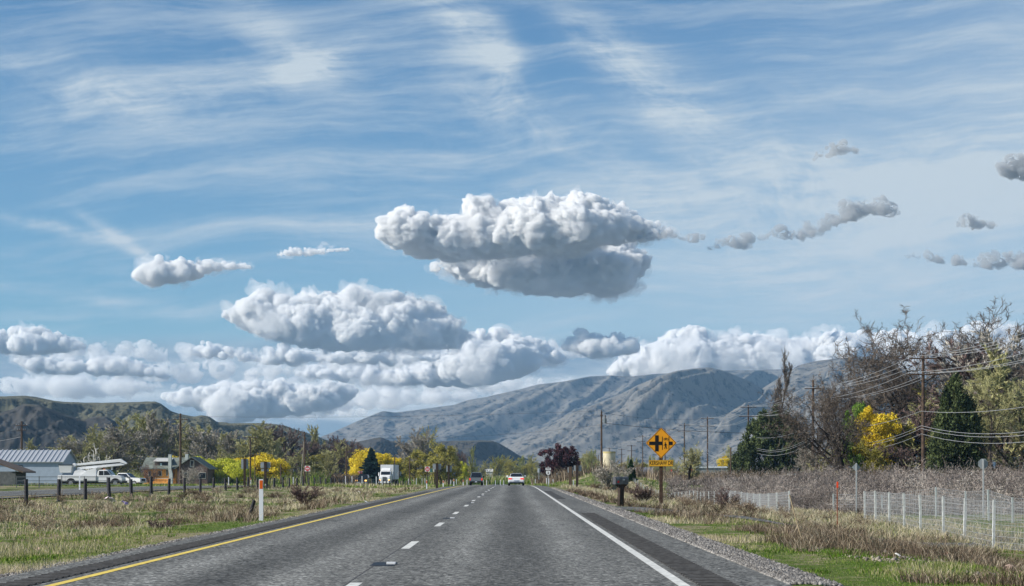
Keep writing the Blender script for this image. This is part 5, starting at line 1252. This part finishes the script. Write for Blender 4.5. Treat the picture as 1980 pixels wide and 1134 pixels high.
# ------------------------------------------------------------------ ground cover (nobody could count it)
def blade_mat(name, stops, trans=.0):
    m = bpy.data.materials.new(name); m.use_nodes = True; t = m.node_tree; N = NT(t); b = t.nodes['Principled BSDF']
    at = N.n('ShaderNodeAttribute', attribute_name='tint').outputs['Fac']
    cr = t.nodes.new('ShaderNodeValToRGB'); t.links.new(at, cr.inputs[0]); e = cr.color_ramp.elements
    e[0].position = stops[0][0]; e[0].color = (*stops[0][1], 1); e[1].position = stops[-1][0]; e[1].color = (*stops[-1][1], 1)
    for p_, c in stops[1:-1]: x = e.new(p_); x.color = (*c, 1)
    t.links.new(cr.outputs[0], b.inputs['Base Color']); b.inputs['Roughness'].default_value = 1; b.inputs['Specular IOR Level'].default_value = .08
    return m
GR_M = blade_mat('grass_blades', [(0, (.04, .09, .010)), (.3, (.12, .22, .025)), (.48, (.21, .23, .06)), (.72, (.38, .33, .21)), (1, (.55, .49, .36))])
WD_M = blade_mat('weed_stems', [(0, (.05, .036, .026)), (.4, (.15, .11, .08)), (.7, (.30, .24, .17)), (1, (.48, .41, .31))])
def blades(name, X, Y, n_per, hgt, wid, spread, tint, m, label, cat, r, lean=.5, zoff=-.02, curve=.35):
    """tufts at X,Y; each tuft n_per bent blades; arrays hgt,wid,tint per tuft"""
    k = len(X); z = gz(X, Y)+zoff
    X = np.repeat(X, n_per); Y = np.repeat(Y, n_per); z = np.repeat(z, n_per); h = np.repeat(hgt, n_per)*r.uniform(.5, 1.15, k*n_per)
    w = np.repeat(wid, n_per); s = np.repeat(spread, n_per); N_ = k*n_per
    a = r.uniform(0, 6.283, N_); q = r.random(N_)**.6*s; X = X+np.cos(a)*q; Y = Y+np.sin(a)*q
    la = a+r.normal(0, .8, N_); ln = h*lean*r.uniform(.1, 1.1, N_); dx_, dy_ = np.cos(la)*ln, np.sin(la)*ln
    wa = r.uniform(-.9, .9, N_); wx, wy = np.cos(wa)*w/2, np.sin(wa)*w/2
    mid = .55
    v = np.stack([np.stack([X-wx, Y-wy, z], 1), np.stack([X+wx, Y+wy, z], 1),
                  np.stack([X+dx_*curve+wx*.75, Y+dy_*curve+wy*.75, z+h*mid], 1), np.stack([X+dx_*curve-wx*.75, Y+dy_*curve-wy*.75, z+h*mid], 1),
                  np.stack([X+dx_, Y+dy_, z+h*np.sqrt(np.clip(1-.3*lean*lean, .2, 1))], 1)], 1).reshape(-1, 3)
    i = np.arange(N_)*5
    f = np.concatenate([np.stack([i, i+1, i+2, i+3], 1), np.stack([i+3, i+2, i+4, i+4], 1)])
    # triangles as degenerate-free: build quads for the lower part, triangles for the tip
    tt = np.repeat(tint, n_per)+r.normal(0, .17, N_); tt = np.clip(np.repeat(tt, 5)+np.tile([-.10, -.10, .0, .0, .10], N_), 0, 1)
    f3 = np.concatenate([np.stack([i, i+1, i+2], 1), np.stack([i, i+2, i+3], 1), np.stack([i+3, i+2, i+4], 1)])
    o = mesh_np(name, v, f3, m, attrs={'tint': tt}); tag(o, label, cat, None, 'stuff'); return o
def scatter(n, px0, px1, d0, d1, r, xr=None):
    """positions spread so that density falls with distance like the eye needs it"""
    d = r.uniform(d0, d1, n); Y = F*CH/d; X = (r.uniform(px0, px1, n)-VX)*Y/F
    k = np.ones(n, bool)
    if xr: k = (X > xr[0]) & (X < xr[1])
    return X[k], Y[k]
def offroad(X, Y):
    k = ~((X > -6.3) & (X < 3.25)) & ~((X > -34.7) & (X < -24.8))
    k &= ~((Y > 200) & (X > -9.6) & (X < -6) & (Y < 410))
    # keep the footpath free
    P = np.array([(3.3, 69), (4.6, 63.5), (7, 57.5), (10, 53.5), (13.0, 51), (18, 48), (26, 46), (60, 44)], float)
    pyy = np.interp(X, P[:, 0], P[:, 1]); k &= ~((X > 3.3) & (np.abs(Y-pyy) < 1.9-.03*np.minimum(X, 10)))
    return k
rr = np.random.default_rng(77)
def dens(X, Y, s, z): return n2(X*s, Y*s, 4, .55, z=z)
def patch(X, Y):    # 0 = green turf, 1 = dry straw
    return np.clip((dens(X*1.0, Y*.55, .22, 3.3)-.50)*4.4, 0, 1)*.75+.25*dens(X, Y, 1.1, 4.4)
def cover(nm, n, px0, px1, d0, d1, xr, npt, lab, pxw):
    X, Y = scatter(n, px0, px1, d0, d1, rr, xr); k = offroad(X, Y); X, Y = X[k], Y[k]
    p = patch(X, Y)*.9; edge = np.exp(-np.maximum(0, np.minimum(np.abs(X+6.3), np.abs(X-3.6)))/1.2)
    h = (.05+.19*p**1.5*rr.uniform(.4, 1.4, len(X)))*(1-.5*edge)
    w = np.maximum(.006, pxw*Y/1784.)
    tint = np.clip(.12+p*.72+rr.normal(0, .10, len(X))+edge*.2, 0, 1)
    blades(nm, X, Y, npt, h, w, .10+.12*p+Y*.0012, tint, GR_M, lab, 'grass', rr)
cover('median_grass', 26000, -150, 960, 20, 190, (-24.8, -6.2), 7, 'mixed green and straw grass covering the median left of the road', .42)
cover('verge_grass', 26000, 1040, 2150, 22, 210, (3.7, 40), 7, 'mixed green and straw grass covering the verge right of the road', .42)
X, Y = scatter(9000, -200, 2200, 6.5, 24, rr); Y = np.minimum(Y, 420); k = offroad(X, Y) ; X, Y = X[k], Y[k]
p = patch(X*.4, Y*.4)
blades('far_grass', X, Y, 7, .25+.35*p, .5*Y/1784., .25+Y*.003, np.clip(.25+.6*p, 0, 1), GR_M, 'distant rough grass of the flat valley fields', 'grass', rr)
# brown dock and weed stands
def weeds(nm, n, px0, px1, d0, d1, xr, lab, thr=.60, s=.5, hmin=.15, hmax=.55, npt=14, z=9.1):
    X, Y = scatter(n, px0, px1, d0, d1, rr, xr); k = offroad(X, Y); X, Y = X[k], Y[k]
    q = dens(X, Y*.6, s, z); k = q > thr; X, Y, q = X[k], Y[k], q[k]
    h = hmin+(hmax-hmin)*np.clip((q-thr)*6, 0, 1)*rr.uniform(.5, 1.1, len(X))
    blades(nm, X, Y, npt, h, np.maximum(.007, .40*Y/1784.), .14+0*X+Y*.001, np.clip(rr.normal(.48, .28, len(X)), 0, 1), WD_M, lab, 'weeds', rr, lean=1.1)
weeds('median_weeds', 9000, -100, 900, 22, 150, (-24.8, -7), 'brown dried weeds in patches over the median')
weeds('verge_weeds', 12000, 1100, 2100, 30, 205, (4.8, 15), 'brown dried weeds along the right verge below the sign', thr=.585)
# belt of brown weeds at the gravel edge, right
Y = 20+rr.random(1800)**1.2*110; X = 4.3+rr.normal(0, .30, 1800)+np.interp(Y, [20, 40, 60, 130], [2.3, 1.3, .6, -.2]); k = offroad(X, Y) & (dens(X, Y, .45, 7.7) > .47); X, Y = X[k], Y[k]
blades('roadside_weeds', X, Y, 14, .10+.42*rr.random(len(X))*dens(X, Y, .5, 1.1)*1.3, np.maximum(.006, .38*Y/1784), .16+0*X, np.clip(rr.normal(.42, .25, len(X)), 0, 1), WD_M, 'brown weed belt along the gravel edge right of the road', 'weeds', rr, lean=1.1)
# tall straw grass round the fences and mailbox
def straw(nm, pts, lab, hm=.55):
    X, Y = pts; blades(nm, X, Y, 12, hm*rr.uniform(.5, 1.3, len(X)), np.maximum(.007, .42*Y/1784), .25+0*X, np.clip(rr.normal(.82, .12, len(X)), 0, 1), GR_M, lab, 'dry grass', rr, lean=.9)
Y = 48+rr.random(5200)**1.3*190; X = 14.5+rr.normal(0, 1.4, 5200)-(Y < 72)*(72-Y)*.05; k = offroad(X, Y); straw('fence_straw', (X[k], Y[k]), 'pale tall straw grass along the wire fences', .3)
Y = 62+rr.random(3800)*120; X = 4.6+rr.random(3800)**.8*9; k = offroad(X, Y); straw('verge_straw', (X[k], Y[k]), 'pale tall straw grass around the mailbox and warning sign', .30)
Y = 40+rr.random(4200)**1.1*130; X = -8-rr.random(4200)*12; k = (dens(X, Y*.5, .3, 5.5) > .5); straw('median_straw', (X[k], Y[k]), 'pale straw tufts standing in the median', .24)
# brush thickets behind the right hand fences, and bush beds elsewhere
TH_M = blade_mat('thicket_stems', [(0, (.06, .05, .046)), (.4, (.17, .145, .135)), (.7, (.33, .29, .265)), (1, (.50, .46, .41))])
def brush(nm, X, Y, h, lab, m=WD_M, tint=.45, npt=26, w=.45, sp=.7, lean=1.3, zoff=0):
    blades(nm, X, Y, npt, h, np.maximum(.008, w*Y/1784), sp+0*X, np.clip(rr.normal(tint, .2, len(X)), 0, 1), m, lab, 'brush', rr, lean=lean, zoff=zoff)
Y = 85+rr.random(2600)*165; X = atx(1295+rr.random(2600)*720, Y); k = (X > 16.5) & (dens(X, Y, .09, 2.2) > .40); X, Y = X[k], Y[k]
brush('thicket', X, Y, (.7+1.5*dens(X, Y, .12, 8.)**1.2)*np.interp(X, [16, 22, 50], [.6, .9, 1.3])*np.interp(Y, [85, 130, 250], [.6, .8, 1.15]), 'leafless brown brush thicket behind the wire fences', m=TH_M)
Y = 190+rr.random(1500)*70; X = atx(1640+rr.random(1500)*420, Y); brush('dark_undergrowth', X, Y, 1.4+1.8*rr.random(1500), 'dark brown undergrowth below the tall bare trees at the right', tint=.22, sp=1.0, npt=30)
Y = 380+rr.random(1800)*120; X = atx(rr.random(1800)*660-30, Y); brush('tree_undergrowth', X, Y, 1.0+2.6*rr.random(1800)**1.5, 'olive undergrowth along the foot of the left tree row', m=GR_M, tint=.33, sp=1.6, npt=30, lean=.6)
Y = 400+rr.random(900)*60; X = atx(520+rr.random(900)*160, Y); brush('brown_undergrowth', X, Y, 1.2+2.6*rr.random(900), 'brown undergrowth below the leafless trees left of the yellow willow', tint=.25, sp=1.5, npt=34)
Y = 430+rr.random(900)*450; X = atx(770+rr.random(900)*280, Y); brush('far_undergrowth', X, Y, 1.0+1.8*rr.random(900), 'olive undergrowth along the far end of the road', m=GR_M, tint=.36, sp=2.0, npt=30, lean=.6)
Y = 260+rr.random(1400)*380; X = atx(1045+rr.random(1400)*600, Y); brush('right_undergrowth', X, Y, .9+2.0*rr.random(1400), 'brown and olive scrub on the flats behind the pole line', tint=.4, sp=1.8, npt=26, lean=.6)
# tangled bare bushes, many copies of four twig skeletons merged into one mass
def tangle(nm, X, Y, h, lab, m, w=.03):
    Vs, Fs, Ts, b = [], [], [], 0; pr = []
    for v in range(4):
        r = np.random.default_rng(900+v); S = []
        for i in range(9):
            a = r.uniform(0, 6.28); q, T, lev = skeleton(v*50+i, r.uniform(.7, 1.1), .02, lv=2, kids=(7, 4, 3), ang=(35, 40, 40), lr=(.6, .55, .5), up=.03, wob=.2, trunkfrac=1, start=.05, lean=(math.cos(a)*r.uniform(.2, 1.3), math.sin(a)*r.uniform(.2, 1.3))); S.append(q)
        pr.append(np.concatenate(S))
    for i in range(len(X)):
        S = pr[i % 4]; a = rr.uniform(0, 6.28); c, s_ = math.cos(a), math.sin(a); Rm = np.array([[c, -s_, 0], [s_, c, 0], [0, 0, 1]])
        p0 = S[:, :3] @ Rm.T*h[i]; p1 = S[:, 3:6] @ Rm.T*h[i]; o_ = np.array([X[i], Y[i], g1(X[i], Y[i])-.05]); d = p1-p0
        L = np.linalg.norm(d, axis=1)*1.1; v, f = quads((p0+p1)/2+o_, unit(d), unit(np.cross(d, rr.normal(size=d.shape))), L, np.full(len(L), max(w, .4*Y[i]/1784)))
        Vs.append(v); Fs.append(f+b); b += len(v); Ts.append(np.full(len(v), np.clip(rr.normal(.5, .2), 0, 1))+rr.normal(0, .1, len(v)))
    tag(mesh_np(nm, np.concatenate(Vs), np.concatenate(Fs), m, attrs={'tint': np.clip(np.concatenate(Ts), 0, 1)}), lab, 'brush', None, 'stuff')
Y = 88+rr.random(520)*140; X = atx(1300+rr.random(520)*700, Y); k = X > 16.3; X, Y = X[k], Y[k]
tangle('bush_tangle', X, Y, (1.0+1.5*rr.random(len(X)))*np.interp(X, [16, 24], [.6, 1.0]), 'tangled leafless grey bushes rising out of the thicket behind the fences', TH_M)
Y = 52+rr.random(70)*110; X = 5.5+rr.random(70)*8; k = offroad(X, Y); X, Y = X[k], Y[k]
tangle('verge_tangle', X, Y, .35+.45*rr.random(len(X)), 'low leafless tangles in the verge around the warning sign', WD_M, .012)
Y = 40+rr.random(60)*90; X = -8.5-rr.random(60)*12
tangle('median_tangle', X, Y, .25+.35*rr.random(60), 'low leafless tangles scattered over the median', WD_M, .012)
# green forb clumps
X, Y = scatter(2600, -100, 2050, 24, 190, rr, (-24, 15)); k = offroad(X, Y) & (np.abs(X+1.5) > 5.3) & (dens(X, Y, .35, 2.9) > .5); X, Y = X[k], Y[k]
blades('green_forbs', X, Y, 16, np.minimum(.07+.16*rr.random(len(X))**2, .03+Y*.004), np.maximum(.010, .45*Y/1784), .10+0*X, np.clip(rr.normal(.16, .10, len(X)), 0, 1), GR_M, 'dark green leafy clumps dotted through the grass', 'grass', rr, lean=1.2)
# bare pale shrub left of the mailbox
def shrub(label, px, Y, top, base, seed, cm_, w=1.0, n=1500, r0=.06, kids=(10, 5, 4), lw=.03):
    x = atx(px, Y); z = atz(base, Y); h = atz(top, Y)-z; r = np.random.default_rng(seed); segs = []; 
    for i in range(11):
        a = r.uniform(0, 6.28); S, T, lev = skeleton(seed*20+i, h*r.uniform(.8, 1.25), r0*r.uniform(.5, 1), lv=2, kids=kids, ang=(28, 32, 30), lr=(.55, .5, .5), up=.05, wob=.12, trunkfrac=1, start=.15, lean=(math.cos(a)*r.uniform(.2, 1)*w, math.sin(a)*r.uniform(.2, 1)*w)); segs.append(S)
    S = np.concatenate(segs); i = r.integers(0, len(S), n); f = r.random(n)[:, None]; P = S[i, :3]*(1-f)+S[i, 3:6]*f
    D = unit(S[i, 3:6]-S[i, :3]+r.normal(size=(n, 3))*.5); L = h*.14*r.uniform(.5, 1.4, n); Q = quads(P+D*(L*.5)[:, None], D, unit(np.cross(D, r.normal(size=(n, 3)))), L, np.full(n, lw))
    t = thing('bare_shrub', label, 'shrub', (x, Y, z-.05)); mesh_np('branches', *tubes(S, 4), cm_, t); mesh_np('twigs', *Q, cm_, t); return t
shrub('pale bare shrub with many fanned stems left of the mailbox', 1182, 130, 908, 952, 3, M_gray, 1.0, 2600, lw=.035)
shrub('dark small bare shrub at the foot of the fence right of the mailbox', 1243, 78, 945, 972, 4, M_brown, 1.0, 700, .03, lw=.02)
shrub('round brown dead bush against the long wire fence', 1403, 90, 958, 992, 5, M_brown, 1.2, 1500, .03, lw=.025)
shrub('tall dark weed clump in the median right of the near marker post', 590, 75, 945, 975, 6, M_brown, 1.0, 900, .02, lw=.02)
shrub('brown weed clump at the left road edge left of the near marker post', 322, 47, 1012, 1046, 7, M_brown, 1.3, 1500, .012, lw=.012)
shrub('bare apple tree like shrub in front of the old house porch', 290, 300, 906, 938, 8, M_brown, .9, 700, .06, lw=.05)
shrub('bare shrub before the gable of the old house', 368, 310, 908, 938, 9, M_gray, .9, 1200, .05, lw=.06)
# gravel
def stones(nm, X, Y, s, lab, m, z0=.0):
    n = len(X); z = gz(X, Y)+z0; o = np.array([(1, 0, 0), (-1, 0, 0), (0, 1, 0), (0, -1, 0), (0, 0, 1), (0, 0, -1)], float)
    V_ = o[None]*s[:, None, None]*rr.uniform(.55, 1.25, (n, 6, 1))+rr.normal(0, .18, (n, 6, 3))*s[:, None, None]; V_[:, :, 2] *= .75
    V_ += np.stack([X, Y, z+s*.25], 1)[:, None]
    f = np.array([(0, 2, 4), (2, 1, 4), (1, 3, 4), (3, 0, 4), (2, 0, 5), (1, 2, 5), (3, 1, 5), (0, 3, 5)])
    tag(mesh_np(nm, V_.reshape(-1, 3), (f[None]+(np.arange(n)*6)[:, None, None]).reshape(-1, 3), m), lab, 'gravel', None, 'stuff')
gravm = mat('gravel_stone', (.20, .19, .18), .9, island=.65)
n = 26000; Y = F*CH/rr.uniform(30, 215, n); X = 3.12+rr.random(n)**1.3*np.interp(Y, [20, 60, 110, 145], [.62, .7, .4, .2]); k = X > 3.1
stones('right_gravel', X[k], Y[k], (.020+.022*rr.random(n))[k]*np.interp(Y[k], [20, 110], [1, 1.8]), 'grey crushed gravel along the right edge of the paving', gravm)
n = 9000; Y = F*CH/rr.uniform(30, 215, n); X = -6.12-rr.random(n)**1.5*.38; stones('left_gravel', X, Y, .015+.018*rr.random(n), 'narrow gravel line along the left edge of the paving', gravm)
n = 1500; Y = 20+rr.random(n)*12; X = 5.2+rr.random(n)*5; k = dens(X, Y, .5, 6.6) > .56; stones('scattered_stones', X[k], Y[k], (.02+.04*rr.random(n)**3)[k], 'scattered pale stones in the grass at the lower right', mat('pale_stone', (.26, .23, .19), .9, island=.4))
def rock(label, px, Y, s, col, cat='rock', nm='rock', dz=.4):
    import bmesh
    bm = bmesh.new(); bmesh.ops.create_icosphere(bm, subdivisions=2, radius=s); sd_ = random.random()*50
    for v in bm.verts: v.co *= .75+.5*mnoise.noise(v.co/s*1.3+Vector((sd_, 0, 0))); v.co.z *= .62; v.co.x *= 1.3
    me = bpy.data.meshes.new(nm); bm.to_mesh(me); bm.free(); me.materials.append(mat('rock_%d' % int(col[0]*100), col, .9, var=.15, scale=8)); o = bpy.data.objects.new(nm, me); COL.objects.link(o)
    x = atx(px, Y); o.location = (x, Y, g1(x, Y)+s*dz); tag(o, label, cat); return o
rock('round pale rock in the green grass below the long fence', 1533, 39, .11, (.55, .47, .42)); rock('small pinkish rock right of the round pale one', 1566, 42, .06, (.5, .36, .3))
rock('pale boulder at the lower right by the frame edge', 1951, 25, .09, (.50, .38, .27)); rock('flat tan stone in the median grass at the lower left', 78, 32, .09, (.5, .42, .36))
rock('tan stone among dry stalks by the right fence', 1880, 33, .08, (.42, .33, .26)); rock('big tan half buried stone under the last fence posts', 1912, 29, .09, (.42, .33, .26))
# litter
def litter(label, px, Y, s, col, name='plastic_bag', cat='litter', flat=.35):
    import bmesh
    bm = bmesh.new(); bmesh.ops.create_grid(bm, x_segments=7, y_segments=5, size=s); sd_ = random.random()*90
    for v in bm.verts: v.co.z = s*flat*2.2*abs(mnoise.noise(Vector((v.co.x/s*1.6, v.co.y/s*1.6, sd_))))+s*.3*flat; v.co.x *= 1+.4*mnoise.noise(Vector((v.co.y/s, sd_, 2)))
    me = bpy.data.meshes.new(name); bm.to_mesh(me); bm.free(); me.materials.append(mat(name+'_%d' % px, col, .6)); o = bpy.data.objects.new(name, me); COL.objects.link(o)
    x = atx(px, Y); o.location = (x, Y, g1(x, Y)+.10); o.rotation_euler = (.5, 0, random.random()*3); sm = o.modifiers.new('s', 'SOLIDIFY'); sm.thickness = .006; tag(o, label, cat); return o
litter('crumpled white and pink plastic bag in the median grass below the bucket truck', 212, 82, .20, (.75, .62, .66), flat=.8)
litter('purple scrap of plastic right of the white and pink bag', 240, 80, .14, (.32, .24, .55), 'plastic_scrap', flat=.6)
litter('small white paper scrap in the median below the bare brown trees', 695, 120, .14, (.75, .76, .78), 'paper_scrap'); litter('small white paper scrap near the left road edge', 708, 72, .07, (.72, .72, .74), 'paper_scrap')
litter('white paper strip in the grass at the lower right', 1735, 26, .04, (.72, .70, .66), 'paper_scrap')
def can():
    Y = 31.5; x = atx(1825, Y); t = thing('drink_cup', 'bright red and white drink cup lying in the grass below the wire fence', 'cup', (x, Y, g1(x, Y)+.10), .3)
    b = MB(); b.tube((-.03, 0, 0), (.08, 0, .01), .04, .045, n=14); b.build('cup_body', mat('cup_red', (.75, .01, .012), .4), t); b = MB(); b.tube((-.065, 0, 0), (-.031, 0, 0), .036, .040, n=14); b.build('cup_base', swhite, t)
can()
# bent dry stalk in the foreground
Y = 33; x = atx(1540, Y); z = g1(x, Y); pts = [(0.16, 0, -.05), (.06, .0, .22), (-.03, 0, .55), (-.13, 0, .92)]
o = mesh_np('dry_stalk', *tubes([[*a, *c, .012, .010] for a, c in zip(pts[:-1], pts[1:])], 5), mat('stalk', (.40, .31, .20), .9)); o.location = (x, Y, z); tag(o, 'tall bent dry stalk standing alone in front of the long fence', 'stalk')

# labels that count along each row, as nothing else tells these trees apart
ORD = ['first', 'second', 'third', 'fourth', 'fifth', 'sixth', 'seventh', 'eighth', 'ninth', 'tenth', 'eleventh', 'twelfth', 'thirteenth', 'fourteenth', 'fifteenth', 'sixteenth', 'seventeenth', 'eighteenth', 'nineteenth', 'twentieth', 'twenty-first', 'twenty-second', 'twenty-third', 'twenty-fourth', 'twenty-fifth', 'twenty-sixth']
for g_, txt in ((GL, '%s from the left of the pale budding trees below the left mesa'), (GC, '%s from the left of the olive trees closing the end of the road'), (GR, '%s from the left of the olive trees behind the right pole line'),
                (GB, '%s from the left of the olive brown brushy trees under the bare cottonwoods'), ('bare brown trees left of the big yellow willow', '%s from the left of the leafless brown trees left of the yellow willow'),
                ('low bushy trees at the foot of the left mesa', '%s from the left of the low olive bush trees below the left mesa')):
    L_ = sorted([o for o in COL.objects if o.get('group') == g_ and o.parent is None], key=lambda o: o.location.x/o.location.y)
    for i, o in enumerate(L_): o['label'] = txt % ORD[i]

# ------------------------------------------------------------------ the air
b = MB(); b.box(-4200, 4200, -450, 7450, -12, 560)
hzm = bpy.data.materials.new('haze'); hzm.use_nodes = True; hzm.node_tree.nodes.clear(); N = NT(hzm.node_tree)
pv = N.n('ShaderNodeVolumePrincipled', inp={'Color': (.36, .64, 1.0, 1), 'Density': 6.5e-5, 'Anisotropy': .1})
N.n('ShaderNodeOutputMaterial', inp={'Volume': pv.outputs[0]})
tag(b.build('haze', hzm), 'pale blue air between the road and the mountains', kind='stuff')
